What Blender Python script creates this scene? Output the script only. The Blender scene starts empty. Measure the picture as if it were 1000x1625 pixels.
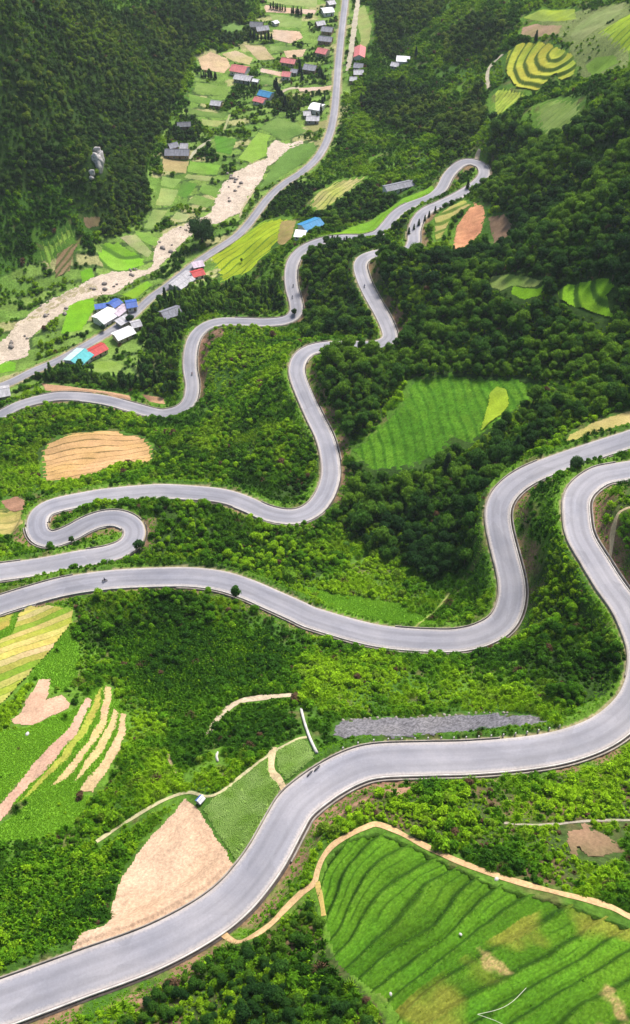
import bpy, bmesh, math, random
import numpy as np
from mathutils import Vector, Matrix

random.seed(7)
RNG = np.random.default_rng(7)
scene = bpy.context.scene
COL = scene.collection

# ---------------------------------------------------------------- camera, sky, sun, exposure
HAZE = 0.000055                    # haze density per metre
CAMZ = 345.0                      # metres above the valley floor
PITCH = math.radians(48.0)
FPX = 1560.0                      # focal length in photograph pixels (photo 1000 x 1625)
cam = bpy.data.cameras.new("camera")
cam.sensor_fit = 'VERTICAL'
cam.sensor_height = 24.0
cam.lens = FPX * 24.0 / 1625.0
cam.clip_start = 1.0
cam.clip_end = 20000.0
camo = bpy.data.objects.new("camera", cam)
COL.objects.link(camo)
camo.location = (0, 0, CAMZ)
camo.rotation_euler = (math.radians(90) - PITCH, 0, 0)
scene.camera = camo

SUN_EL, SUN_AZ = math.radians(54), math.radians(28)   # azimuth from +Y (away from camera) towards +X
world = bpy.data.worlds.new("World")
scene.world = world
world.use_nodes = True
wn = world.node_tree
for n in list(wn.nodes):
    wn.nodes.remove(n)
wo = wn.nodes.new('ShaderNodeOutputWorld')
wb = wn.nodes.new('ShaderNodeBackground')
sky = wn.nodes.new('ShaderNodeTexSky')
sky.sky_type = 'NISHITA'
sky.sun_disc = False
sky.sun_elevation = SUN_EL
sky.sun_rotation = SUN_AZ
sky.air_density = 1.0
sky.dust_density = 3.0
wb.inputs['Strength'].default_value = 0.105
wn.links.new(sky.outputs[0], wb.inputs[0])
wn.links.new(wb.outputs[0], wo.inputs[0])

sl = bpy.data.lights.new("sun", 'SUN')
sl.energy = 3.0
sl.angle = math.radians(14)
sl.color = (1.0, 0.96, 0.88)
so = bpy.data.objects.new("sun", sl)
COL.objects.link(so)
sd = Vector((math.sin(SUN_AZ) * math.cos(SUN_EL), math.cos(SUN_AZ) * math.cos(SUN_EL), math.sin(SUN_EL)))
so.rotation_euler = sd.to_track_quat('Z', 'Y').to_euler()
so.location = (0, 0, 500)

scene.view_settings.view_transform = 'Standard'
scene.view_settings.look = 'None'
scene.view_settings.gamma = 1.0
scene.view_settings.exposure = 1.06
scene.render.engine = 'CYCLES'
scene.cycles.volume_bounces = 0
scene.cycles.max_bounces = 6

# ---------------------------------------------------------------- helpers
def tag(o, label=None, cat=None, group=None, kind=None):
    if label: o['label'] = label
    if cat: o['category'] = cat
    if group: o['group'] = group
    if kind: o['kind'] = kind
    return o

_ORD = 'first second third fourth fifth sixth seventh eighth ninth tenth eleventh twelfth thirteenth fourteenth fifteenth sixteenth seventeenth eighteenth nineteenth'.split()
def ordinal(n):
    if n < 19: return _ORD[n]
    tens = {20: 'twent', 30: 'thirt', 40: 'fort', 50: 'fift', 60: 'sixt', 70: 'sevent'}; n += 1
    return tens[n // 10 * 10] + ('ieth' if n % 10 == 0 else 'y-' + _ORD[n % 10 - 1])

def link(o, parent=None):
    COL.objects.link(o)
    if parent is not None:
        o.parent = parent
    return o

def empty(name, loc, rz=0.0):
    o = bpy.data.objects.new(name, None)
    o.location = loc
    o.rotation_euler = (0, 0, rz)
    o.empty_display_size = 0.2
    return link(o)

def mesh_np(name, V, F, mats, smooth=False):
    """V (n,3) array, F (m,3|4) array -> mesh"""
    me = bpy.data.meshes.new(name)
    V = np.asarray(V, dtype=np.float32); F = np.asarray(F, dtype=np.int32)
    k = F.shape[1]
    me.vertices.add(len(V)); me.vertices.foreach_set('co', V.ravel())
    me.loops.add(F.size); me.loops.foreach_set('vertex_index', F.ravel())
    me.polygons.add(len(F))
    me.polygons.foreach_set('loop_start', np.arange(0, F.size, k, dtype=np.int32))
    if smooth:
        me.polygons.foreach_set('use_smooth', np.ones(len(F), dtype=bool))
    for m in (mats if isinstance(mats, (list, tuple)) else [mats]):
        me.materials.append(m)
    me.update(calc_edges=True)
    return me

def set_col(me, C, name='col'):
    a = me.attributes.new(name, 'FLOAT_COLOR', 'POINT')
    c = np.ones((len(C), 4), dtype=np.float32); c[:, :3] = C
    a.data.foreach_set('color', c.ravel())

class MB:
    """collects faces (mixed polygon sizes) and links them as one mesh"""
    def __init__(self): self.v = []; self.f = []; self.mi = []
    def add(self, vs, fs, m=0):
        b = len(self.v); self.v += [tuple(p) for p in vs]
        for f in fs: self.f.append(tuple(b + i for i in f)); self.mi.append(m)
        return self
    def box(self, c, s, rz=0.0, m=0):
        x, y, z = s[0] / 2, s[1] / 2, s[2] / 2
        ca, sa = math.cos(rz), math.sin(rz)
        vs = []
        for dz in (-z, z):
            for dx, dy in ((-x, -y), (x, -y), (x, y), (-x, y)):
                vs.append((c[0] + dx * ca - dy * sa, c[1] + dx * sa + dy * ca, c[2] + dz))
        return self.add(vs, [(3, 2, 1, 0), (4, 5, 6, 7), (0, 1, 5, 4), (1, 2, 6, 5), (2, 3, 7, 6), (3, 0, 4, 7)], m)
    def tube(self, p0, p1, r0, r1, n=7, m=0, caps=True):
        p0, p1 = Vector(p0), Vector(p1)
        q = (p1 - p0).to_track_quat('Z', 'Y')
        a = [p0 + q @ Vector((math.cos(2 * math.pi * i / n) * r0, math.sin(2 * math.pi * i / n) * r0, 0)) for i in range(n)]
        b = [p1 + q @ Vector((math.cos(2 * math.pi * i / n) * r1, math.sin(2 * math.pi * i / n) * r1, 0)) for i in range(n)]
        fs = [(i, (i + 1) % n, n + (i + 1) % n, n + i) for i in range(n)]
        if caps: fs += [tuple(range(n - 1, -1, -1)), tuple(range(n, 2 * n))]
        return self.add(a + b, fs, m)
    def torus(self, c, R, r, axis='Y', n=16, k=6, m=0):
        vs = []; fs = []
        for i in range(n):
            a = 2 * math.pi * i / n
            for j in range(k):
                b = 2 * math.pi * j / k
                d = R + r * math.cos(b); w = r * math.sin(b)
                vs.append((c[0] + d * math.cos(a), c[1] + w, c[2] + d * math.sin(a)))
        for i in range(n):
            for j in range(k):
                fs.append((i * k + j, ((i + 1) % n) * k + j, ((i + 1) % n) * k + (j + 1) % k, i * k + (j + 1) % k))
        return self.add(vs, fs, m)
    def mesh(self, name, mats, smooth=False):
        me = bpy.data.meshes.new(name)
        me.from_pydata(self.v, [], self.f)
        for m_ in (mats if isinstance(mats, (list, tuple)) else [mats]): me.materials.append(m_)
        me.polygons.foreach_set('material_index', self.mi)
        if smooth: me.polygons.foreach_set('use_smooth', [True] * len(self.f))
        me.update()
        return me
    def build(self, name, mats, parent=None, smooth=False):
        return link(bpy.data.objects.new(name, self.mesh(name, mats, smooth)), parent)

def blob(center, rad, rng, sub=2):
    bm = bmesh.new(); bmesh.ops.create_icosphere(bm, subdivisions=sub, radius=1.0)
    V = np.array([v.co[:] for v in bm.verts]); F = np.array([[v.index for v in f.verts] for f in bm.faces]); bm.free()
    V = V * (1 + rng.uniform(-.16, .16, len(V)))[:, None]
    return V * np.array(rad) + np.array(center), F


# value noise on the ground plane
_LAT = np.random.default_rng(3).random((256, 256)).astype(np.float32)
def vnoise(x, y, scale, seed=0):
    x = np.asarray(x) / scale + seed * 17.31; y = np.asarray(y) / scale + seed * 9.77
    xi = np.floor(x).astype(int); yi = np.floor(y).astype(int)
    fx = x - xi; fy = y - yi
    fx = fx * fx * (3 - 2 * fx); fy = fy * fy * (3 - 2 * fy)
    a = _LAT[yi % 256, xi % 256]; b = _LAT[yi % 256, (xi + 1) % 256]
    c = _LAT[(yi + 1) % 256, xi % 256]; d = _LAT[(yi + 1) % 256, (xi + 1) % 256]
    return (a * (1 - fx) + b * fx) * (1 - fy) + (c * (1 - fx) + d * fx) * fy
def fbm(x, y, scale, seed=0, oct=4):
    s = 0; a = 0.5; t = 0
    for i in range(oct):
        s = s + a * vnoise(x, y, scale / 2 ** i, seed + i * 3); t += a; a *= 0.5
    return s / t
def sstep(a, b, x):
    t = np.clip((x - a) / (b - a), 0, 1); return t * t * (3 - 2 * t)
def mix(a, b, t):
    t = np.asarray(t)[..., None]; return np.asarray(a) * (1 - t) + np.asarray(b) * t
def srgb(r, g, b):
    return tuple(((c / 255) / 12.92 if c / 255 < 0.04045 else ((c / 255 + 0.055) / 1.055) ** 2.4) for c in (r, g, b))

# ---------------------------------------------------------------- materials
def newmat(name):
    m = bpy.data.materials.new(name); m.use_nodes = True
    nt = m.node_tree
    for n in list(nt.nodes): nt.nodes.remove(n)
    out = nt.nodes.new('ShaderNodeOutputMaterial')
    return m, nt, out
def N(nt, t, **kw):
    n = nt.nodes.new(t)
    for k, v in kw.items(): setattr(n, k, v)
    return n
def noise_node(nt, scale, detail=4, rough=0.6, coord=None):
    n = N(nt, 'ShaderNodeTexNoise'); n.inputs['Scale'].default_value = scale
    n.inputs['Detail'].default_value = detail; n.inputs['Roughness'].default_value = rough
    if coord is not None: nt.links.new(coord, n.inputs['Vector'])
    return n
def maprange(nt, src, a, b, c, d):
    n = N(nt, 'ShaderNodeMapRange')
    n.inputs[1].default_value = a; n.inputs[2].default_value = b
    n.inputs[3].default_value = c; n.inputs[4].default_value = d
    nt.links.new(src, n.inputs[0]); return n.outputs[0]
def mul_col(nt, col, fac):
    n = N(nt, 'ShaderNodeMix', data_type='RGBA', blend_type='MULTIPLY'); n.inputs[0].default_value = 1
    nt.links.new(col, n.inputs[6])
    g = N(nt, 'ShaderNodeCombineColor')
    for i in range(3): nt.links.new(fac, g.inputs[i])
    nt.links.new(g.outputs[0], n.inputs[7]); return n.outputs[2]

def ground_mat(name, s1, s2, lo, hi, bump):
    """colour from the 'col' attribute times two scales of grain"""
    m, nt, out = newmat(name)
    at = N(nt, 'ShaderNodeAttribute', attribute_name='col')
    geo = N(nt, 'ShaderNodeNewGeometry')
    a = noise_node(nt, s1, 4, 0.7, geo.outputs['Position']); b = noise_node(nt, s2, 3, 0.6, geo.outputs['Position'])
    fa = maprange(nt, a.outputs[0], 0.3, 0.7, lo, hi); fb = maprange(nt, b.outputs[0], 0.3, 0.7, 0.85, 1.12)
    mm = N(nt, 'ShaderNodeMath', operation='MULTIPLY'); nt.links.new(fa, mm.inputs[0]); nt.links.new(fb, mm.inputs[1])
    p = N(nt, 'ShaderNodeBsdfPrincipled'); p.inputs['Roughness'].default_value = 0.95
    p.inputs['Specular IOR Level'].default_value = 0.05
    nt.links.new(mul_col(nt, at.outputs['Color'], mm.outputs[0]), p.inputs['Base Color'])
    bp = N(nt, 'ShaderNodeBump'); bp.inputs['Strength'].default_value = bump; bp.inputs['Distance'].default_value = 0.4
    nt.links.new(a.outputs[0], bp.inputs['Height']); nt.links.new(bp.outputs[0], p.inputs['Normal'])
    nt.links.new(p.outputs[0], out.inputs[0]); return m
M_GROUND = ground_mat('ground', 0.9, 0.12, 0.55, 1.4, 0.8)
M_FIELD = ground_mat('field_soil_and_crop', 1.6, 0.18, 0.72, 1.25, 0.5)

def leaf_mat(name, transl=0.3, var=0.5):
    m, nt, out = newmat(name)
    at = N(nt, 'ShaderNodeAttribute', attribute_name='tint', attribute_type='INSTANCER')
    geo = N(nt, 'ShaderNodeNewGeometry')
    f = maprange(nt, geo.outputs['Random Per Island'], 0, 1, 1 - var, 1 + var)
    c = mul_col(nt, at.outputs['Color'], f)
    d = N(nt, 'ShaderNodeBsdfPrincipled'); d.inputs['Roughness'].default_value = 0.75
    d.inputs['Specular IOR Level'].default_value = 0.06
    t = N(nt, 'ShaderNodeBsdfTranslucent')
    nt.links.new(c, d.inputs['Base Color'])
    hs = N(nt, 'ShaderNodeHueSaturation'); hs.inputs['Hue'].default_value = 0.485; hs.inputs['Value'].default_value = 1.3
    nt.links.new(c, hs.inputs['Color']); nt.links.new(hs.outputs[0], t.inputs[0])
    mx = N(nt, 'ShaderNodeMixShader'); mx.inputs[0].default_value = transl
    nt.links.new(d.outputs[0], mx.inputs[1]); nt.links.new(t.outputs[0], mx.inputs[2])
    nt.links.new(mx.outputs[0], out.inputs[0]); return m
M_LEAF = leaf_mat('leaf', 0.33, 0.4)
M_GRASS = leaf_mat('grass_blade', 0.36, 0.15)

def plain(name, col, rough=0.85, nscale=1.5, amount=0.2, spec=0.2, bump=0.0, metal=0.0):
    m, nt, out = newmat(name)
    geo = N(nt, 'ShaderNodeTexCoord')
    a = noise_node(nt, nscale, 5, 0.65, geo.outputs['Object'])
    f = maprange(nt, a.outputs[0], 0.3, 0.7, 1 - amount, 1 + amount)
    rgb = N(nt, 'ShaderNodeRGB'); rgb.outputs[0].default_value = (*col, 1)
    p = N(nt, 'ShaderNodeBsdfPrincipled'); p.inputs['Roughness'].default_value = rough
    p.inputs['Specular IOR Level'].default_value = spec; p.inputs['Metallic'].default_value = metal
    nt.links.new(mul_col(nt, rgb.outputs[0], f), p.inputs['Base Color'])
    if bump:
        bp = N(nt, 'ShaderNodeBump'); bp.inputs['Strength'].default_value = bump; bp.inputs['Distance'].default_value = 0.1
        nt.links.new(a.outputs[0], bp.inputs['Height']); nt.links.new(bp.outputs[0], p.inputs['Normal'])
    nt.links.new(p.outputs[0], out.inputs[0]); return m
M_BARK = plain('bark', (0.10, 0.075, 0.05), 0.95, 6, 0.35, 0.1)
M_CONC = plain('pale_concrete', (0.44, 0.415, 0.39), 0.9, 0.5, 0.28, 0.2, 0.2)
M_CONC_OLD = plain('stained_concrete', (0.25, 0.22, 0.19), 0.95, 0.35, 0.4, 0.1, 0.3)
M_DITCH = plain('dark_ditch', (0.055, 0.045, 0.04), 0.9, 0.7, 0.4, 0.2)  # dark floor of the drain channel
M_ROCK = plain('pale_limestone', (0.40, 0.37, 0.36), 0.95, 0.9, 0.6, 0.15, 1.0)
M_STONE = plain('river_stone', (0.22, 0.19, 0.17), 0.95, 0.8, 0.35, 0.15, 0.5)

def road_mat():
    m, nt, out = newmat('worn_pale_asphalt')
    uv = N(nt, 'ShaderNodeUVMap'); uv.uv_map = 'UVMap'
    sep = N(nt, 'ShaderNodeSeparateXYZ'); nt.links.new(uv.outputs[0], sep.inputs[0])
    geo = N(nt, 'ShaderNodeNewGeometry')
    # streaks along the driving direction
    mp = N(nt, 'ShaderNodeMapping'); mp.inputs['Scale'].default_value = (4.5, 0.03, 1)
    nt.links.new(uv.outputs[0], mp.inputs[0])
    st = noise_node(nt, 1.0, 3, 0.55, mp.outputs[0])
    big = noise_node(nt, 0.06, 5, 0.62, geo.outputs['Position'])
    fine = noise_node(nt, 2.2, 4, 0.7, geo.outputs['Position'])
    # |u| 0 centre .. 1 edge
    ab = N(nt, 'ShaderNodeMath', operation='ABSOLUTE'); nt.links.new(sep.outputs[0], ab.inputs[0])
    ad = N(nt, 'ShaderNodeMath', operation='MULTIPLY_ADD')
    nt.links.new(fine.outputs[0], ad.inputs[0]); ad.inputs[1].default_value = 0.35; nt.links.new(ab.outputs[0], ad.inputs[2])
    edge = maprange(nt, ad.outputs[0], 0.98, 1.2, 0, 1)
    ramp = N(nt, 'ShaderNodeMix', data_type='RGBA')
    ramp.inputs[6].default_value = (0.175, 0.174, 0.203, 1); ramp.inputs[7].default_value = (0.245, 0.236, 0.258, 1)
    nt.links.new(maprange(nt, big.outputs[0], 0.35, 0.65, 0, 1), ramp.inputs[0])
    e = N(nt, 'ShaderNodeMix', data_type='RGBA'); nt.links.new(edge, e.inputs[0])
    nt.links.new(ramp.outputs[2], e.inputs[6]); e.inputs[7].default_value = (0.345, 0.31, 0.295, 1)
    f1 = maprange(nt, st.outputs[0], 0.3, 0.7, 0.91, 1.07); f2 = maprange(nt, fine.outputs[0], 0.3, 0.7, 0.93, 1.07)
    mm = N(nt, 'ShaderNodeMath', operation='MULTIPLY'); nt.links.new(f1, mm.inputs[0]); nt.links.new(f2, mm.inputs[1])
    # wheel tracks polished a little darker, and older repair patches
    w1 = N(nt, 'ShaderNodeMath', operation='SUBTRACT'); nt.links.new(ab.outputs[0], w1.inputs[0]); w1.inputs[1].default_value = 0.42
    w2 = N(nt, 'ShaderNodeMath', operation='ABSOLUTE'); nt.links.new(w1.outputs[0], w2.inputs[0])
    trk = maprange(nt, w2.outputs[0], 0.06, 0.22, 0.9, 1.03)
    mp2 = N(nt, 'ShaderNodeMapping'); mp2.inputs['Scale'].default_value = (1.1, 0.11, 1); nt.links.new(uv.outputs[0], mp2.inputs[0])
    vo = N(nt, 'ShaderNodeTexVoronoi'); vo.inputs['Scale'].default_value = 1.0; nt.links.new(mp2.outputs[0], vo.inputs['Vector'])
    sp = N(nt, 'ShaderNodeSeparateColor'); nt.links.new(vo.outputs['Color'], sp.inputs[0])
    pat = maprange(nt, sp.outputs[0], 0.0, 1.0, 0.9, 1.06)
    m2 = N(nt, 'ShaderNodeMath', operation='MULTIPLY'); nt.links.new(trk, m2.inputs[0]); nt.links.new(pat, m2.inputs[1])
    m3 = N(nt, 'ShaderNodeMath', operation='MULTIPLY'); nt.links.new(m2.outputs[0], m3.inputs[0]); nt.links.new(mm.outputs[0], m3.inputs[1]); mm = m3
    p = N(nt, 'ShaderNodeBsdfPrincipled'); p.inputs['Roughness'].default_value = 0.75; p.inputs['Specular IOR Level'].default_value = 0.3
    nt.links.new(mul_col(nt, e.outputs[2], mm.outputs[0]), p.inputs['Base Color'])
    nt.links.new(p.outputs[0], out.inputs[0]); return m
M_ROAD = road_mat()

# ---------------------------------------------------------------- rays of the photograph -> places on the ground
CP, SP = math.cos(PITCH), math.sin(PITCH)
def rays(u, v):
    u = np.asarray(u, float); v = np.asarray(v, float)
    cx = (u - 500) / FPX; cy = (812.5 - v) / FPX
    return np.stack([cx, CP + cy * SP, -SP + cy * CP], -1)
def at_z(u, v, z):
    d = rays(u, v); t = np.asarray(z, float) / d[..., 2]
    return d * t[..., None]          # z measured from the camera (negative)

# the mountain road as surveyed: (u, v, height below camera or None)
ROAD = [(-230, 1672, -180), (-140, 1640, None), (-60, 1612, -184), (0, 1592, None), (125, 1546, None), (250, 1499, -188), (350, 1441, None),
 (411, 1375, None), (453, 1302, -193), (470, 1275, None), (515, 1240, None), (560, 1216, None), (600, 1206, -197), (675, 1203, None), (750, 1201, -200),
 (840, 1193, None), (905, 1180, None), (960, 1157, None), (1000, 1122, -205), (1018, 1085, None), (1022, 1040, None), (1010, 1000, None),
 (992, 963, None), (968, 930, -209), (943, 890, None), (920, 850, None), (914, 812, -212), (915, 790, None), (926, 772, None), (950, 755, None), (975, 749, None),
 (1000, 745, -215), (1040, 738, None), (1068, 728, None), (1080, 711, -217.5), (1068, 695, None), (1040, 684, -219.5), (1000, 696, None), (950, 712, -222),
 (888, 733, None), (845, 750, None), (818, 766, None), (799, 785, -226), (790, 806, None), (790, 830, None), (797, 863, None), (804, 890, -229),
 (811, 920, None), (812, 945, None), (806, 970, None), (793, 990, -232), (772, 1003, None), (745, 1012, None), (700, 1016, -234), (600, 1008, None),
 (500, 981, None), (475, 970, -237), (430, 950, None), (393, 934, None), (352, 921, None), (305, 915, -240), (250, 915, None), (175, 919, None), (105, 929, -242.5),
 (45, 945, None), (0, 959, None), (-50, 976, -245), (-90, 978, None), (-115, 955, -246.5), (-100, 930, None), (-50, 914, -248), (0, 907, None), (65, 898, -250),
 (122, 887, None), (170, 879, None), (200, 867, -252), (213, 850, None), (210, 833, None), (190, 822, -253.5), (165, 822, None), (138, 831, None), (108, 847, -256),
 (82, 855, None), (64, 849, None), (58, 832, -258), (64, 814, None), (85, 802, None), (130, 792, -260), (175, 785, None), (250, 779, -263), (312, 782, None), (355, 787, None),
 (390, 798, -265), (420, 812, None), (450, 819, None), (475, 818, -268), (497, 807, None), (514, 786, None), (524, 757, -270.5), (523, 727, None), (515, 695, None),
 (500, 664, -275), (484, 629, None), (472, 598, -278.5), (471, 580, None), (479, 564, None), (495, 554, -281), (520, 549, None), (550, 548, None), (585, 548, -283),
 (606, 545, None), (618, 536, -284), (616, 522, None), (606, 500, None), (590, 472, -286.5), (577, 445, None), (571, 422, -288.5), (577, 410, None), (590, 404, None), (606, 401, -290.5),
 (630, 402, None), (648, 398, None), (656, 385, -292.5), (657, 365, None), (664, 347, None), (678, 333, -295), (700, 323, None), (730, 308, -297), (756, 291, None), (768, 276, -298.5),
 (764, 263, None), (748, 256, None), (730, 260, -300), (712, 277, None), (700, 299, -302), (685, 312, None), (665, 320, None), (645, 328, -304), (628, 340, None), (613, 358, None),
 (600, 370, -306), (575, 377, None), (548, 377, None), (520, 380, -309), (497, 387, None), (478, 398, None), (465, 415, -311.5), (461, 437, None), (463, 458, None), (469, 480, -314),
 (469, 496, None), (455, 507, None), (425, 511, -317), (386, 510, None), (350, 510, -319.5), (325, 518, None), (309, 534, None), (302, 557, -322), (301, 585, None), (305, 612, None),
 (300, 637, -325.5), (285, 650, None), (268, 655, None), (250, 656, -327.5), (208, 645, None), (160, 633, -330), (105, 628, None), (70, 632, None), (30, 643, -334), (0, 658, None),
 (-40, 672, -337), (-120, 690, None), (-220, 705, -340)]
# sides on which the hill rises (the drain side): -1 right, +1 left of the direction of travel; (index of the point where it starts, side)
FLIPS = [((-230, 1672), -1), ((1080, 711), +1), ((-115, 955), -1), ((210, 833), +1), ((58, 832), -1), ((764, 263), +1)]
VROAD = [(552, -60, -337), (548, 0, -337), (545, 25, None), (541, 60, None), (537, 100, None), (534, 140, None), (530, 180, None), (522, 215, -338), (505, 248, None), (480, 272, None),
 (450, 292, -339), (425, 315, None), (402, 345, None), (388, 362, None), (372, 377, -340), (340, 398, None), (310, 418, None), (290, 434, None), (265, 454, None), (240, 472, -341),
 (210, 500, None), (180, 522, None), (150, 540, -342), (120, 557, None), (90, 573, None), (50, 590, None), (20, 605, -343), (-20, 620, None), (-100, 645, -344)]

def catmull(P, step_px=4.0):
    P = np.asarray(P, float); out = []; idx = []
    Q = np.vstack([2 * P[0] - P[1], P, 2 * P[-1] - P[-2]])
    for i in range(len(P) - 1):
        p0, p1, p2, p3 = Q[i], Q[i + 1], Q[i + 2], Q[i + 3]
        n = max(2, int(np.linalg.norm(p2 - p1) / step_px))
        # centripetal-ish
        for k in range(n):
            t = k / n
            out.append(0.5 * ((2 * p1) + (-p0 + p2) * t + (2 * p0 - 5 * p1 + 4 * p2 - p3) * t * t + (-p0 + 3 * p1 - 3 * p2 + p3) * t ** 3))
            idx.append(i + t)
    out.append(P[-1]); idx.append(len(P) - 1)
    return np.array(out), np.array(idx)

def survey(data, flips=None, spacing=1.0):
    uv, idx = catmull([(a, b) for a, b, _ in data])
    ks = [i for i, d in enumerate(data) if d[2] is not None]
    # distance along the photographed line approximates distance along the road between two surveyed heights
    zk = [data[i][2] for i in ks]
    z = np.interp(idx, ks, zk)
    for _ in range(3):
        W = at_z(uv[:, 0], uv[:, 1], z)
        L = np.concatenate([[0], np.cumsum(np.linalg.norm(np.diff(W[:, :2], axis=0), axis=1))])
        Lk = np.interp(ks, idx, L)
        z = np.interp(L, Lk, zk)
    W = at_z(uv[:, 0], uv[:, 1], z)
    L = np.concatenate([[0], np.cumsum(np.linalg.norm(np.diff(W[:, :2], axis=0), axis=1))])
    n = int(L[-1] / spacing); l = np.linspace(0, L[-1], n)
    R = np.stack([np.interp(l, L, W[:, k]) for k in range(3)], -1)
    ker = np.hanning(25); ker /= ker.sum()
    for k, kk in ((2, ker), (0, np.hanning(7) / np.hanning(7).sum()), (1, np.hanning(7) / np.hanning(7).sum())):
        pad = len(kk) // 2
        ext = np.concatenate([2 * R[0, k] - R[pad:0:-1, k], R[:, k], 2 * R[-1, k] - R[-2:-pad - 2:-1, k]])
        R[:, k] = np.convolve(ext, kk, 'valid')
    side = np.ones(n)
    if flips:
        pts = [(a, b) for a, b, _ in data]
        for p, s in flips:
            l0 = np.interp(pts.index(p), idx, L)
            side[l >= l0] = s
    return R, l, side
R_MAIN, L_MAIN, SIDE = survey(ROAD, FLIPS)
R_VAL, L_VAL, _ = survey(VROAD)

# surveyed ground heights (u, v, height below camera)
CTRL = [(620, 830, -262), (560, 812, -267), (650, 860, -256), (700, 750, -257), (745, 705, -254), (800, 680, -246), (900, 645, -236), (700, 650, -262), (800, 640, -252), (760, 670, -254),
 (640, 590, -269), (720, 590, -262), (800, 575, -255), (900, 560, -243), (900, 455, -238), (850, 465, -244), (820, 450, -247), (700, 470, -270), (650, 480, -279), (740, 370, -286), (790, 385, -276),
 (900, 350, -240), (1000, 300, -216), (850, 250, -262), (900, 260, -244), (950, 200, -232), (800, 200, -284), (860, 120, -277), (820, 110, -286), (800, 165, -290), (900, 95, -268), (885, 185, -262),
 (950, 110, -256), (1000, 60, -240), (860, 20, -276), (930, 30, -262), (700, 100, -312), (650, 150, -322), (640, 90, -326), (590, 40, -333), (570, 150, -335), (560, 250, -329), (510, 310, -328),
 (620, 260, -319), (700, 220, -306), (650, 30, -320), (750, 40, -298), (620, 0, -330), (540, 300, -325), (640, 295, -311), (1000, 450, -224), (1000, 580, -233), (1000, 640, -226), (560, 355, -312), (490, 362, -321),
 (400, 395, -330), (430, 368, -327), (370, 430, -334), (350, 460, -332), (330, 485, -331), (250, 540, -338), (200, 590, -338), (270, 500, -336), (420, 470, -324),
 (400, 620, -298), (330, 705, -292), (280, 720, -296), (150, 720, -297), (150, 690, -304), (400, 710, -282), (450, 650, -284), (380, 565, -306), (30, 740, -295), (20, 830, -270), (0, 790, -276),
 (560, 470, -298), (530, 515, -299), (520, 440, -304), (420, 540, -308),
 (300, 850, -253), (450, 900, -251), (550, 930, -248), (650, 950, -243), (700, 900, -246), (750, 850, -240), (380, 840, -258),
 (860, 950, -221), (860, 830, -221), (880, 1080, -213), (700, 1150, -212), (600, 1152, -210), (800, 1140, -212), (600, 1090, -219), (750, 1080, -221), (400, 1100, -221), (300, 1000, -233), (250, 1100, -224),
 (350, 1190, -208), (150, 1000, -235), (50, 1040, -228), (50, 1130, -218), (130, 1180, -213), (0, 1250, -207), (100, 1350, -202), (0, 1480, -193), (240, 1300, -202), (300, 1400, -193), (380, 1290, -197), (470, 1200, -202), (0, 1130, -219),
 (700, 1310, -186), (580, 1315, -188), (500, 1440, -184), (600, 1420, -181), (750, 1400, -177), (850, 1320, -183), (1000, 1250, -195), (1000, 1330, -184), (1000, 1450, -171), (750, 1600, -163), (1000, 1620, -154),
 (600, 1550, -174), (420, 1560, -179), (300, 1600, -181), (870, 1500, -167), (150, 1640, -181),
 (965, 850, -206), (1000, 850, -203), (1080, 950, -198), (1100, 1100, -196), (1130, 800, -206), (1130, 690, -222), (1150, 640, -222), (-200, 1300, -200), (-200, 1500, -190), (-150, 1100, -218), (-150, 800, -272), (-100, 860, -262),
 # valley floor
 (100, 500, -344.5), (30, 540, -345), (180, 445, -344), (260, 390, -343), (300, 350, -342), (370, 310, -341.5), (410, 260, -341), (460, 225, -340), (430, 180, -339.5), (340, 200, -340), (300, 260, -341), (250, 340, -342),
 (220, 380, -342), (180, 410, -343), (400, 120, -339), (340, 110, -338.5), (340, 150, -339.5), (450, 60, -338), (480, 130, -338.5), (420, 20, -337.5), (500, 20, -337.5), (60, 570, -344.5), (-60, 560, -346), (-60, 620, -345), (480, -40, -337), (150, 500, -344),
 # left mountain and its foot
 (130, 410, -338), (100, 360, -329), (50, 400, -333), (0, 470, -341), (200, 340, -338), (225, 290, -338), (265, 210, -338), (300, 95, -337), (375, 20, -336.5), (195, 250, -328), (150, 265, -309), (100, 290, -314), (0, 340, -315), (50, 200, -289),
 (0, 200, -280), (100, 100, -281), (200, 100, -306), (250, 130, -324), (0, 100, -256), (0, 0, -234), (100, 0, -262), (200, 0, -295), (290, 30, -320), (-120, 150, -258), (-120, 350, -300), (-150, 0, -215), (340, -30, -322), (-120, 480, -325)]
CW = [  # a few summits and shoulders outside the picture, in metres (x, y, height below camera)
 (40, 1150, -336), (60, 1500, -334), (-260, 1200, -200), (420, 1000, -215), (420, 700, -205), (-420, 800, -170), (-420, 500, -250), (420, 400, -170), (300, 1300, -240), (-500, 1500, -120), (500, 1500, -150),
 (330, 200, -175), (250, 60, -150), (100, -40, -120), (0, -80, -105), (-120, -40, -150), (-250, 100, -190), (-300, 250, -255), (-330, 360, -315), (200, -100, -80), (-200, -100, -130)]

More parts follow.
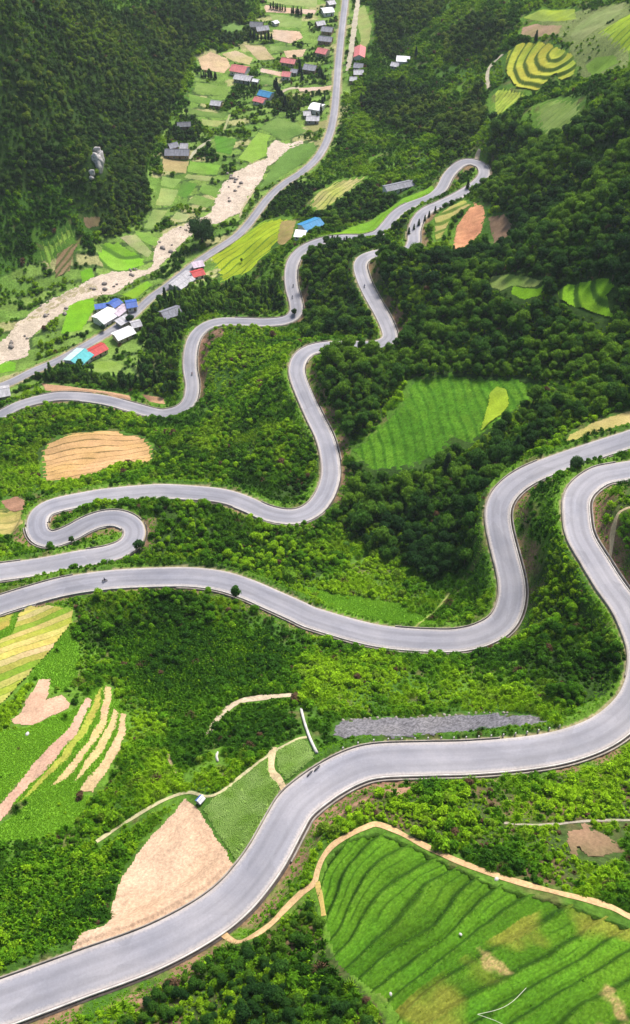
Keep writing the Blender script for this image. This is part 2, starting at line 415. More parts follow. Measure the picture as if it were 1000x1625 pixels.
C3 = np.array(CTRL, float)
PTS = np.vstack([at_z(C3[:, 0], C3[:, 1], C3[:, 2]), np.array(CW, float), R_MAIN[::14], R_VAL[::25]])
def tps_fit(xy, z, lam):
    n = len(xy); s = 100.0
    d2 = ((xy[:, None] - xy[None]) ** 2).sum(-1) / s ** 2
    K = 0.5 * d2 * np.log(d2 + 1e-12)
    Pm = np.hstack([np.ones((n, 1)), xy / s])
    A = np.zeros((n + 3, n + 3)); A[:n, :n] = K + lam * np.eye(n); A[:n, n:] = Pm; A[n:, :n] = Pm.T
    sol = np.linalg.solve(A, np.concatenate([z, [0, 0, 0]]))
    def f(q):
        out = np.empty(len(q))
        for i in range(0, len(q), 40000):
            c = q[i:i + 40000]
            dd = ((c[:, None, :] - xy[None]) ** 2).sum(-1) / s ** 2
            out[i:i + 40000] = (0.5 * dd * np.log(dd + 1e-12)) @ sol[:n] + sol[n] + (c / s) @ sol[n + 1:]
        return out
    return f
TPS = tps_fit(PTS[:, :2], PTS[:, 2], 0.0006)

# ground grid: rows in y, columns fan out with distance
_y = [-60.0]
while _y[-1] < 1250: _y.append(_y[-1] + 0.42 + 0.0018 * max(_y[-1], 0))
YR = np.array([-420, -300, -210, -150, -110, -80] + _y + [1300, 1380, 1500, 1700, 2000])
SC = np.concatenate([[-2.7, -2.1, -1.7, -1.4, -1.2, -1.08], np.linspace(-1, 1, 500), [1.08, 1.2, 1.4, 1.7, 2.1, 2.7]])
def halfw(y): return 92 + 0.41 * np.clip(y, 0, None)
GX = SC[None] * halfw(YR)[:, None]; GY = np.repeat(YR[:, None], len(SC), 1)
q = np.stack([GX.ravel(), GY.ravel()], -1)
# evaluate the spline on a coarse net of the same grid and interpolate
ji = np.unique(np.concatenate([np.arange(0, len(YR), 4), [len(YR) - 1], np.arange(0, 8), np.arange(len(YR) - 9, len(YR))])); ii = np.unique(np.concatenate([np.arange(0, len(SC), 5), np.arange(0, 10), np.arange(len(SC) - 10, len(SC))]))
Hc = TPS(np.stack([GX[np.ix_(ji, ii)].ravel(), GY[np.ix_(ji, ii)].ravel()], -1)).reshape(len(ji), len(ii))
tmp = np.stack([np.interp(np.arange(len(SC)), ii, r) for r in Hc])
H = np.stack([np.interp(np.arange(len(YR)), ji, tmp[:, k]) for k in range(len(SC))], -1)
far = np.sqrt(GX ** 2 + GY ** 2)
lim = -95 + np.clip((far - 350) * 0.25, 0, 260)
H = np.minimum(H, lim); H = np.maximum(H, -346.5)

# level benches for the roads
from mathutils import kdtree
def nearest_road(R, X, Y, maxd):
    kd = kdtree.KDTree(len(R))
    for i, p in enumerate(R): kd.insert((p[0], p[1], 0), i)
    kd.balance()
    # coarse prefilter
    D = np.full(X.shape, 1e9); I = np.zeros(X.shape, int)
    cell = 16.0
    occ = set()
    for p in R:
        a, b = int(p[0] // cell), int(p[1] // cell)
        for da in (-1, 0, 1):
            for db in (-1, 0, 1): occ.add((a + da) * 100003 + b + db)
    key = (np.floor(X / cell).astype(int)) * 100003 + np.floor(Y / cell).astype(int)
    m = np.isin(key, np.array(list(occ)))
    idx = np.argwhere(m)
    for j, i in idx:
        _, k, d = kd.find((X[j, i], Y[j, i], 0))
        D[j, i] = d; I[j, i] = k
    return D, I
HWID = 3.75
_dm = np.linalg.norm(R_MAIN, axis=1); W_MAIN = np.interp(_dm, [230, 320, 420, 600], [3.75, 3.4, 3.1, 2.9])     # the road narrows down the valley
W_VAL = np.full(len(R_VAL), 2.55)
relief = (fbm(GX, GY, 46, 1, 4) - 0.5) * 8.5 + (fbm(GX, GY, 9, 5, 3) - 0.5) * 1.6
D1, I1 = nearest_road(R_MAIN, GX, GY, 14)
D2, I2 = nearest_road(R_VAL, GX, GY, 14)
flat = sstep(-338, -331, H)                       # the valley floor is smooth
Hn = H + relief * (0.12 + 0.88 * flat) * sstep(5, 18, np.minimum(D1, D2))
WD = W_MAIN[I1]
w1 = 1 - sstep(WD + 1.9, WD + 6.5, D1)
H1 = Hn * (1 - w1) + R_MAIN[I1, 2] * w1
w2 = 1 - sstep(3.9, 8.5, D2)
H1 = H1 * (1 - w2) + R_VAL[I2, 2] * w2
H1 = np.where(D1 < WD + 1.6, H1 - 0.45, H1)
H1 = np.where(D2 < 3.0, H1 - 0.25, H1)
HROAD = np.minimum(D1 + (HWID - WD), D2 + .85)

def grid_pos(x, y):
    x = np.asarray(x, float); y = np.asarray(y, float)
    fj = np.interp(y, YR, np.arange(len(YR))); fi = np.interp(x / halfw(y), SC, np.arange(len(SC)))
    return fj, fi
def sample(A, x, y):
    fj, fi = grid_pos(x, y)
    j = np.clip(fj.astype(int), 0, len(YR) - 2); i = np.clip(fi.astype(int), 0, len(SC) - 2)
    b = fj - j; a = fi - i
    return (A[j, i] * (1 - a) + A[j, i + 1] * a) * (1 - b) + (A[j + 1, i] * (1 - a) + A[j + 1, i + 1] * a) * b
HP = H1.copy()                                     # surface used to read places from the photograph
HREF = [HP]
def ground(x, y): return sample(HREF[0], x, y)
def P(u, v, h=0.0):
    """where the sight line through a photograph pixel meets the ground (or h metres above it)"""
    d = rays(np.atleast_1d(u), np.atleast_1d(v))
    ts = np.arange(110, 1700, 2.5)
    res = np.zeros(d.shape)
    for k in range(len(d)):
        q_ = d[k][None] * ts[:, None]
        g = q_[:, 2] - sample(HP, q_[:, 0], q_[:, 1]) - h
        s = np.argmax(g < 0)
        if s == 0: s = len(ts) - 1
        t0, t1, g0, g1 = ts[s - 1], ts[s], g[s - 1], g[s]
        t = t0 + (t1 - t0) * g0 / (g0 - g1 + 1e-9)
        res[k] = d[k] * t; 
    return res
def W3(p, dz=0.0): return (float(p[0]), float(p[1]), float(p[2]) + CAMZ + dz)
def pix(x, y, z):
    """photograph pixel of a place (z below camera)"""
    x, y, z = np.asarray(x), np.asarray(y), np.asarray(z)
    dep = y * CP - z * SP; up = y * SP + z * CP
    return 500 + FPX * x / dep, 812.5 - FPX * up / dep, dep

def inpoly(x, y, poly):
    poly = np.asarray(poly); x = np.asarray(x); y = np.asarray(y)
    r = np.zeros(x.shape, bool)
    bb = (x >= poly[:, 0].min()) & (x <= poly[:, 0].max()) & (y >= poly[:, 1].min()) & (y <= poly[:, 1].max())
    if not bb.any(): return r
    xs, ys = x[bb], y[bb]; c = np.zeros(xs.shape, bool); n = len(poly)
    for i in range(n):
        x0, y0 = poly[i]; x1, y1 = poly[(i + 1) % n]
        if y0 == y1: continue
        cr = ((y0 > ys) != (y1 > ys)) & (xs < (x1 - x0) * (ys - y0) / (y1 - y0) + x0)
        c ^= cr
    r[bb] = c
    return r
def world_poly(px):
    a = np.array(px, float); return P(a[:, 0], a[:, 1])[:, :2]

# ---------------------------------------------------------------- fields, terraces, riverbed, bare ground: what lies on the land
TAN = (.50, .345, .235); SAND = (.52, .40, .335); STRAW = (.40, .30, .10); YGREEN = (.21, .30, .025); VIVID = (.105, .27, .015)
GREEN = (.07, .185, .018); MID = (.085, .16, .03); PALE = (.20, .27, .08); ORANGE = (.50, .24, .12); GRAVEL = (.135, .13, .145); BROWN = (.20, .11, .07)
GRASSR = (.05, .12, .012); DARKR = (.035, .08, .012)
FIELDS = [
 # name, outline in photo pixels, two colours, options
 ('ploughed_field', [(292,1266),(308,1278),(330,1310),(372,1378),(365,1393),(330,1416),(290,1440),(250,1464),(200,1486),(118,1516),(118,1500),(135,1478),(165,1470),(178,1458),(178,1440),(192,1395),(215,1355),(255,1312),(280,1285)], (.55,.385,.265), (.50,.335,.22), dict(rough=.25, edge=1.7, speck=.12)),
 ('vegetable_field', [(324,1285),(350,1260),(420,1207),(428,1203),(426,1226),(441,1246),(436,1275),(411,1323),(376,1368),(345,1320)], (.20,.33,.06), (.27,.37,.11), dict(crop='veg', ph=('lin',(350,1258),(400,1330),9), amp=.16)),
 ('vegetable_field', [(439,1190),(475,1172),(488,1178),(496,1196),(497,1203),(470,1226),(454,1238),(443,1222)], (.20,.33,.07), (.27,.37,.12), dict(crop='veg', ph=('lin',(450,1185),(485,1225),4), amp=.16)),
 ('harvested_strip', [(137,1107),(146,1110),(122,1165),(87,1207),(50,1242),(22,1275),(0,1305),(-25,1325),(-25,1295),(0,1278),(18,1258),(50,1215),(75,1190),(110,1155)], TAN, (.46,.28,.20), {}),
 ('harvested_strip', [(152,1106),(163,1090),(158,1120),(138,1163),(108,1203),(70,1240),(30,1276),(62,1236),(97,1200),(130,1155)], (.26,.30,.04), (.36,.28,.07), {}),
 ('harvested_strip', [(168,1088),(178,1091),(173,1130),(162,1163),(132,1205),(107,1235),(83,1248),(110,1213),(140,1178),(158,1143)], (.46,.36,.14), (.5,.34,.2), {}),
 ('harvested_strip', [(179,1125),(187,1130),(184,1152),(166,1190),(132,1230),(118,1241),(130,1218),(155,1183),(172,1150)], (.46,.36,.16), (.48,.33,.18), {}),
 ('harvested_strip', [(190,1133),(199,1134),(200,1157),(190,1190),(170,1225),(146,1258),(127,1256),(131,1247),(157,1218),(179,1180),(189,1153)], (.5,.35,.2), (.48,.36,.18), {}),
 ('bare_plot', [(62,1080),(80,1078),(78,1095),(73,1111),(98,1102),(112,1117),(108,1125),(60,1149),(50,1151),(22,1149),(20,1142),(36,1130),(46,1105)], TAN, (.44,.26,.18), {}),
 ('harvested_terrace', [(-30,1142),(0,1118),(20,1100),(60,1055),(90,1020),(113,990),(116,968),(80,963),(42,960),(28,984),(22,1004),(0,1018),(-30,1034)], TAN, (.44,.32,.1), dict(ph=('lin',(68,1046),(30,993),7), amp=1.0, low=1.8, riser=(.07,.13,.015), bands=[(.46,.34,.17),(.42,.33,.09),(.44,.34,.12),(.30,.28,.05),(.42,.31,.12),(.18,.25,.03),(.34,.29,.07)])),
 ('harvested_terrace', [(-30,982),(0,976),(20,974),(16,994),(0,1001),(-30,1010)], (.2,.27,.03), (.36,.28,.06), {}),
 ('gravel_bench', [(530,1152),(545,1144),(620,1141),(720,1135),(790,1131),(860,1139),(864,1146),(800,1153),(700,1165),(600,1170),(550,1173),(531,1168)], GRAVEL, (.18,.17,.175), dict(rough=.5, speck=.45, edge=2.2)),
 ('rice_terrace', [(507,1405),(513,1372),(532,1347),(560,1328),(597,1317),(640,1332),(700,1363),(760,1391),(850,1420),(930,1442),(1000,1468),(1070,1500),(1070,1680),(650,1680),(632,1622),(605,1585),(570,1560),(530,1530),(517,1490),(509,1440)], (.050,.142,.008), (.078,.175,.010), dict(crop='rice', ph='LINES', amp=1.7, riser=(.016,.048,.005), low=2.6, cell=.26)),  # dark riser colour carries the shade along each step
 ('ripe_strip', [(897,701),(905,690),(940,672),(1000,652),(1040,640),(1040,655),(1000,672),(950,686),(920,697)], (.36,.32,.09), (.42,.33,.14), {}),
 ('hill_meadow', [(655,598),(720,594),(810,601),(858,607),(830,640),(790,672),(762,692),(742,706),(716,692),(700,722),(640,742),(590,748),(556,716),(590,690),(612,668),(640,640)], (.050,.142,.008), (.084,.188,.012), dict(rough=.55, edge=6, ph=('lin',(590,690),(830,625),15), amp=.35, riser=(.046,.130,.009), low=1.6, speck=.32)),
 ('ripe_plot', [(787,615),(805,620),(806,645),(795,660),(762,685),(768,665),(775,640),(775,628)], YGREEN, (.25,.34,.02), dict(lift=.55)),
 ('brown_terrace', [(65,715),(80,700),(120,687),(180,683),(225,692),(243,710),(240,735),(180,738),(165,745),(140,758),(70,765),(68,745)], (.40,.25,.10), (.46,.28,.14), dict(ph=('lin',(150,682),(150,766),14), amp=.8, riser=(.11,.08,.028), low=1.6)),
 ('fallow_plot', [(-20,812),(0,810),(32,805),(40,820),(30,845),(0,850),(-20,852)], (.33,.31,.07), (.38,.30,.12), dict(ph=('lin',(0,806),(0,852),4), amp=.3, low=1.)),
 ('bare_plot', [(2,795),(25,788),(42,795),(40,808),(22,812),(8,806)], (.36,.20,.13), BROWN, {}),
 ('orange_soil_slip', [(752,322),(766,326),(770,345),(762,370),(740,390),(722,400),(720,385),(725,360),(735,345)], (.56,.27,.14), (.50,.22,.12), dict(rough=.5)),
 ('bare_bank', [(775,345),(800,340),(812,355),(805,385),(790,397),(782,375)], (.21,.13,.085), (.12,.085,.05), dict(rough=.5)),
 ('paddy_field', [(885,462),(900,453),(945,446),(965,442),(976,455),(962,470),(968,490),(974,506),(940,496),(905,485),(888,476)], (.14,.30,.012), (.17,.32,.015), dict(ph=('rad',(968,448),7.0), amp=.9, riser=(.04,.10,.012), low=1.6)),
 ('paddy_field', [(815,455),(855,458),(865,450),(858,468),(832,476),(812,466)], (.14,.29,.012), (.16,.3,.02), {}),
 ('fallow_plot', [(780,440),(830,439),(862,446),(850,456),(812,454),(795,462),(775,455)], (.14,.22,.04), (.22,.24,.08), {}),
 ('far_rice_terrace', [(806,82),(830,69),(870,71),(905,86),(914,106),(908,125),(890,129),(880,118),(868,130),(852,145),(820,140),(802,110)], (.25,.31,.035), (.34,.32,.04), dict(ph=('rad',(882,88),7.5), amp=1.9, riser=(.05,.10,.015), low=2.6)),
 ('far_rice_terrace', [(780,147),(800,136),(842,148),(826,158),(808,172),(795,182),(780,186)], (.20,.30,.03), (.27,.30,.05), dict(ph=('lin',(775,170),(835,150),7), amp=1.3, riser=(.05,.10,.015), low=2.2)),
 ('hill_pasture', [(850,168),(880,157),(920,160),(925,190),(890,215),(855,207)], (.13,.20,.035), (.17,.23,.06), dict(ph=('lin',(850,180),(925,185),9), amp=.35, low=1.)),
 ('ripe_plot', [(830,28),(860,15),(912,14),(914,30),(870,34)], (.26,.33,.03), (.2,.27,.06), {}),
 ('bare_plot', [(830,43),(850,38),(892,40),(885,56),(845,59),(826,56)], (.34,.22,.15), (.28,.22,.11), {}),
 ('ripe_plot', [(950,52),(975,35),(1000,20),(1040,5),(1040,95),(1000,86),(980,80),(965,67)], (.24,.33,.02), (.2,.28,.03), dict(ph=('lin',(950,60),(1035,40),6), amp=.6, low=1.4, riser=(.08,.15,.02))),
 ('hill_pasture', [(928,106),(945,91),(975,87),(982,100),(950,117)], (.15,.26,.03), (.12,.2,.03), {}),
 ('hill_pasture', [(915,40),(945,20),(990,5),(985,22),(945,48),(925,62),(905,60)], (.17,.22,.07), (.22,.23,.1), {}),
 ('ripe_terrace', [(330,408),(370,377),(420,351),(445,346),(466,351),(460,370),(440,386),(420,406),(400,430),(370,440),(352,452),(345,430)], (.23,.33,.015), (.27,.33,.02), dict(ph=('lin',(338,398),(440,425),11), amp=.75, riser=(.08,.15,.015), low=1.6)),
 ('harvested_strip', [(446,352),(470,350),(463,378),(448,390),(440,385)], (.3,.22,.09), (.2,.17,.06), {}),
 ('grass_strip', [(525,374),(560,360),(600,344),(640,315),(685,295),(690,302),(650,322),(613,348),(592,370),(545,372)], (.16,.30,.015), (.12,.25,.02), {}),
 ('ripe_terrace', [(490,327),(500,306),(540,286),(582,280),(560,300),(522,330),(505,336)], (.25,.27,.06), (.33,.29,.12), dict(ph=('lin',(490,315),(560,320),9), amp=.6, low=1.4, riser=(.09,.13,.03))),
 ('harvested_strip', [(690,345),(735,318),(746,326),(716,345),(702,375),(692,385)], (.27,.28,.06), (.37,.28,.13), dict(ph=('lin',(690,330),(730,370),5), amp=.5, low=1.3, riser=(.08,.14,.02))),
 # valley plots
 ('valley_plot', [(378,252),(410,210),(430,215),(424,226),(425,246),(400,258)], (.16,.29,.03), (.19,.3,.05), {}),
 ('valley_plot', [(412,204),(440,186),(470,196),(488,208),(452,224),(432,214)], MID, (.14,.22,.05), {}),
 ('valley_plot', [(458,231),(498,226),(503,238),(470,266),(430,290),(412,298),(432,266)], MID, (.11,.2,.04), {}),
 ('valley_plot', [(258,250),(300,256),(295,275),(260,270)], (.33,.29,.12), (.36,.27,.13), {}),
 ('valley_plot', [(301,256),(350,262),(345,278),(298,273)], (.13,.26,.03), (.17,.28,.05), {}),
 ('valley_plot', [(297,276),(344,281),(330,288),(292,282)], PALE, (.26,.27,.11), {}),
 ('valley_plot', [(258,280),(289,285),(275,299),(256,295)], PALE, (.17,.27,.06), {}),
 ('valley_plot', [(256,298),(284,302),(272,326),(248,326)], (.25,.29,.09), PALE, {}),
 ('valley_plot', [(244,332),(266,335),(246,362),(228,362)], (.18,.27,.07), (.22,.27,.08), {}),
 ('valley_plot', [(291,287),(314,292),(296,315),(279,309)], GREEN, MID, {}),
 ('valley_plot', [(322,291),(352,301),(345,315),(316,304)], (.13,.23,.04), PALE, {}),
 ('valley_plot', [(310,309),(341,319),(330,330),(298,321)], (.12,.21,.04), (.16,.22,.06), {}),
 ('valley_plot', [(281,336),(300,342),(295,352),(273,346)], (.3,.3,.15), PALE, {}),
 ('valley_plot', [(214,366),(235,370),(256,382),(246,391),(226,383)], (.13,.25,.035), (.17,.26,.05), {}),
 ('valley_plot', [(190,376),(215,372),(241,400),(235,409)], PALE, (.3,.28,.15), {}),
 ('valley_plot', [(155,391),(186,380),(234,411),(229,419),(200,437),(160,425)], (.13,.30,.015), (.16,.3,.03), dict(ph=('lin',(170,440),(205,380),3), amp=.3, riser=(.06,.13,.02))),
 ('valley_plot', [(128,431),(145,425),(150,440),(130,449)], (.13,.29,.015), VIVID, {}),
 ('valley_plot', [(110,481),(148,473),(150,490),(130,524),(96,530),(105,500)], (.15,.32,.012), (.13,.3,.015), {}),
 ('valley_plot', [(194,468),(234,446),(242,452),(214,475)], (.14,.31,.02), (.17,.3,.02), {}),
 ('valley_plot', [(312,130),(364,138),(360,152),(309,145)], (.13,.21,.04), PALE, {}),
 ('valley_plot', [(300,149),(354,158),(345,166),(299,160)], (.13,.22,.04), MID, {}),
 ('valley_plot', [(300,171),(364,181),(355,188),(295,179)], MID, (.14,.2,.05), {}),
 ('valley_plot', [(320,189),(360,192),(345,201),(322,200)], (.28,.29,.1), PALE, {}),
 ('bare_plot', [(315,92),(335,82),(360,92),(366,106),(355,116),(320,110)], (.46,.35,.2), TAN, dict(rough=.4)),
 ('bare_plot', [(352,86),(375,80),(402,92),(396,103),(370,97)], (.46,.36,.23), (.36,.32,.13), dict(rough=.3)),
 ('bare_plot', [(387,71),(420,75),(436,94),(410,96)], (.44,.34,.22), (.34,.28,.14), dict(rough=.3)),
 ('bare_plot', [(434,47),(475,50),(481,60),(460,69),(431,62)], (.46,.35,.26), TAN, dict(rough=.4)),
 ('bare_plot', [(450,81),(486,78),(480,90),(455,92)], (.46,.34,.22), TAN, dict(rough=.3)),
 ('valley_plot', [(428,72),(468,75),(448,81),(430,82)], PALE, MID, {}),
 ('bare_plot', [(415,108),(447,115),(445,121),(412,114)], SAND, TAN, {}),
 ('valley_plot', [(427,22),(480,26),(478,44),(440,42)], (.14,.23,.05), PALE, {}),
 ('bare_plot', [(420,8),(502,16),(500,23),(420,19)], (.5,.38,.3), TAN, {}),
 ('valley_plot', [(424,-14),(504,-4),(502,12),(424,3)], (.24,.28,.1), PALE, {}),
 ('valley_plot', [(562,20),(578,8),(590,40),(586,68),(571,85),(573,60)], (.2,.27,.07), (.27,.27,.1), {}),
 ('bare_plot', [(472,140),(526,136),(526,142),(476,145)], SAND, TAN, {}),
 ('valley_plot', [(415,121),(440,126),(440,135),(414,134)], MID, PALE, {}),
 ('valley_plot', [(340,216),(376,221),(366,246),(344,240)], GREEN, MID, dict(ph=('lin',(340,215),(370,245),5), amp=.3)),
 ('valley_plot', [(352,45),(372,36),(398,43),(362,52)], (.12,.2,.05), MID, {}),
 ('bare_plot', [(482,197),(520,190),(512,204),(497,210)], (.3,.25,.12), (.22,.23,.08), {}),
 ('valley_plot', [(-30,576),(0,572),(25,575),(24,589),(0,592),(-30,596)], (.14,.3,.02), VIVID, {}),
 ('bare_bank', [(66,609),(130,616),(206,628),(208,636),(160,624),(75,621)], (.44,.27,.16), (.34,.2,.12), {}),
 ('bare_bank', [(225,626),(258,631),(262,641),(240,638)], (.42,.25,.14), BROWN, {}),
 ('valley_plot', [(146,576),(176,571),(196,580),(190,591),(150,591)], (.15,.24,.03), PALE, {}),
 ('hillside_terrace', [(62,386),(85,381),(110,354),(118,375),(92,398),(82,426),(66,412)], (.13,.24,.03), (.2,.25,.05), dict(ph=('lin',(62,395),(118,390),7), amp=.7, low=1.5, riser=(.05,.1,.015))),
 ('hillside_terrace', [(90,405),(126,384),(117,400),(111,430),(88,442)], (.26,.18,.1), (.2,.13,.07), dict(ph=('lin',(85,400),(125,420),5), amp=.7, low=1.5, riser=(.06,.09,.02))),
 ('bare_bank', [(132,346),(160,345),(156,358),(138,362)], (.22,.15,.09), (.16,.13,.06), {}),
 ('bare_bank', [(892,1318),(930,1310),(965,1330),(990,1350),(960,1362),(915,1352)], (.26,.16,.10), (.10,.10,.04), dict(rough=.4, edge=7)),
 ('riverbed', [(480,222),(455,228),(437,222),(425,235),(425,250),(395,262),(370,275),(355,290),(345,310),(335,338),(303,352),(270,365),(255,375),(243,400),(243,418),(235,427),(205,431),(180,430),(150,441),(120,456),(80,476),(55,491),(25,516),(5,540),(-25,560),(-90,590),(-90,610),(-25,584),(20,572),(45,565),(45,542),(60,526),(85,506),(120,481),(150,470),(185,465),(200,453),(225,440),(252,425),(280,395),(305,371),(332,357),(352,352),(380,338),(405,300),(425,266),(455,240),(480,228)], (.54,.44,.355), (.47,.39,.30), dict(rough=.5, edge=3.0, speck=.16)),
 ('riverbed', [(120,470),(155,460),(150,448),(110,462),(60,490),(35,512),(60,505)], (.36,.3,.2), (.3,.27,.13), dict(rough=.3)),
]
RICE_LINES = [[(607,1325),(560,1370),(530,1455)],[(645,1342),(600,1375),(560,1435),(545,1490)],[(700,1365),(635,1400),(575,1460),(530,1520)],[(725,1380),(680,1400),(668,1425),(635,1470),(555,1535)],
 [(752,1392),(718,1440),(695,1480),(625,1505),(562,1560)],[(795,1398),(730,1468),(650,1535),(590,1578)],[(850,1417),(740,1490),(665,1552),(615,1600)],[(915,1435),(800,1505),(690,1568),(632,1618)],
 [(970,1455),(850,1532),(735,1592),(665,1640)],[(1010,1475),(880,1547),(790,1600),(720,1650)],[(1040,1490),(915,1563),(820,1620),(770,1665)],[(1070,1520),(950,1590),(880,1640)],[(1070,1575),(980,1635),(930,1680)]]

FIELD_MASK = np.zeros(GX.shape, np.int16)          # 0 wild, k+1 field number
LOWER = np.zeros(GX.shape)
field_jobs = []
for k, (nm, px, ca, cb, op) in enumerate(FIELDS):
    wp = world_poly(px)
    m = inpoly(GX, GY, wp)
    FIELD_MASK[m] = k + 1
    er = m.copy()
    er[1:-1, 1:-1] = m[1:-1, 1:-1] & m[:-2, 1:-1] & m[2:, 1:-1] & m[1:-1, :-2] & m[1:-1, 2:]
    er2 = er.copy()
    er2[1:-1, 1:-1] = er[1:-1, 1:-1] & er[:-2, 1:-1] & er[2:, 1:-1] & er[1:-1, :-2] & er[1:-1, 2:]
    LOWER[er2] = np.maximum(LOWER[er2], op.get('low', 0.7))
    field_jobs.append(wp)

def phase_of(op, x, y):
    ph = op.get('ph')
    if ph is None: return None
    if ph == 'LINES':
        pts = []; val = []
        for i, ln in enumerate(RICE_LINES):
            c, _ = catmull(ln, 25); w = P(c[:, 0], c[:, 1])
            pts.append(w[:, :2]); val += [i] * len(w)
        return tps_fit(np.vstack(pts), np.array(val, float), 0.002)(np.stack([x, y], -1)) + 0.45 * (fbm(x, y, 9, 8, 3) - .5)
    if ph[0] == 'lin':
        a = P(*ph[1])[0, :2]; b = P(*ph[2])[0, :2]; d = b - a
        return ((x - a[0]) * d[0] + (y - a[1]) * d[1]) / (d @ d) * ph[3] + 0.9 * (fbm(x, y, 16, 8, 2) - .5) + 20
    if ph[0] == 'rad':
        a = P(*ph[1])[0, :2]
        return np.hypot((x - a[0]) * 1.25, (y - a[1]) * 0.62) / ph[2] + 0.5 * (fbm(x, y, 22, 8, 2) - .5) + 3

RICE = {}
for k, (nm, px, ca, cb, op) in enumerate(FIELDS):
    wp = field_jobs[k]
    lo, hi = wp.min(0) - 1, wp.max(0) + 1
    dist = math.sqrt(wp[:, 0].mean() ** 2 + wp[:, 1].mean() ** 2 + 290 ** 2)
    s = op.get('cell', min(max(0.3, dist * 0.0011), 0.8))
    nx, ny = int((hi[0] - lo[0]) / s) + 2, int((hi[1] - lo[1]) / s) + 2
    X, Y = np.meshgrid(lo[0] + np.arange(nx) * s, lo[1] + np.arange(ny) * s)
    e = op.get('edge', 0.9)
    cx, cy = X[:-1, :-1] + s / 2, Y[:-1, :-1] + s / 2
    cell = inpoly(cx + e * (fbm(cx, cy, 3.5, 21, 3) - .5), cy + e * (fbm(cx, cy, 3.5, 22, 3) - .5), wp)
    cell &= sample(HROAD, cx, cy) > 4.1
    used = np.zeros(X.shape, bool)
    used[:-1, :-1] |= cell; used[1:, :-1] |= cell; used[:-1, 1:] |= cell; used[1:, 1:] |= cell
    idx = -np.ones(X.shape, int); idx[used] = np.arange(used.sum())
    x, y = X[used], Y[used]
    z = ground(x, y)
    phi = phase_of(op, x, y)
    t = np.clip(fbm(x, y, 7 + dist * .01, 30 + k, 4) * 2.2 - 0.6, 0, 1)
    C = mix(ca, cb, t)
    if phi is not None:
        fr = phi - np.floor(phi)
        sl_ = np.polyfit(phi, z, 1)[0]
        amp = np.sign(sl_ if sl_ else 1) * max(min(abs(sl_) * 0.9, op['amp']), op['amp'] * 0.55)
        prof = sstep(.72, .97, fr) - fr
        z = z + amp * prof
        if 'bands' in op:
            bc = np.array(op['bands'])[np.floor(phi).astype(int) % len(op['bands'])]; C = mix(bc, bc * np.array((.72, .95, .6)), t)
        band = vnoise(np.floor(phi) * 1.0, np.floor(phi) * 0 + k, 0.77, 2)
        C = C * (0.82 + 0.4 * band)[:, None]
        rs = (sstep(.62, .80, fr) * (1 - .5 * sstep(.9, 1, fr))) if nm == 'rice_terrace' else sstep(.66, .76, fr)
        C = mix(C, op.get('riser', GRASSR), rs * ((.55 + .4 * fbm(x, y, 6, 77, 2)) if nm == 'rice_terrace' else 0.9 if 'riser' in op else 0.35))  # rice: step shade and overhanging growth painted as a dark riser band
        if nm == 'rice_terrace': C = mix(C, op['riser'], .55 * sstep(.26, .33, fr) * (1 - sstep(.35, .42, fr)) * sstep(.45, .6, fbm(x, y, 12, 78, 2))); z = z + .5 * (sstep(.26, .42, fr) - .5) * (fr < .6)  # minor step, its dark line painted in the same shade colour
        if nm == 'rice_terrace':
            yel = sstep(.46, .62, fbm(x * .55 + y * .85, x * .85 - y * .4, 11, 44, 3)) * (phi > 6.5)
            C = mix(C, (.20, .20, .03), yel * .75)
            soil = sstep(.66, .72, fbm(x * .6 + y * .8, x * .8 - y * .35, 7, 47, 3)) * (phi > 6.5)
            C = mix(C, (.40, .29, .12), soil * np.clip(.35 + .9 * RNG.random(len(x)), 0, 1))
            RICE = dict(x=x, y=y, z=z, fr=fr, soil=soil, yel=yel)
    if op.get('crop') == 'rice':
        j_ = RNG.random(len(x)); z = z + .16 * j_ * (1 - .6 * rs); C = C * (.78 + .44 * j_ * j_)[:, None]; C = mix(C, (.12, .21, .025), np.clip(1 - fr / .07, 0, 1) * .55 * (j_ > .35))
    C = C * np.where(C[:, :1] > C[:, 1:2], .84, .92)      # dry soil and straw are duller than fresh crops
    if 'speck' in op: C = C * (1 + op['speck'] * (2 * RNG.random(len(x)) - 1))[:, None]
    rough = op.get('rough', 0.1)
    z = z + 0.10 + op.get('lift', 0) + rough * (fbm(x, y, 1.6, 50, 3) - .5)
    F = np.stack([idx[:-1, :-1][cell], idx[:-1, 1:][cell], idx[1:, 1:][cell], idx[1:, :-1][cell]], -1)
    if len(F) == 0: continue
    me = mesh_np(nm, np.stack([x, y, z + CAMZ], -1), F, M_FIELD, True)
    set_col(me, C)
    o = link(bpy.data.objects.new(nm, me)); tag(o, kind='structure')

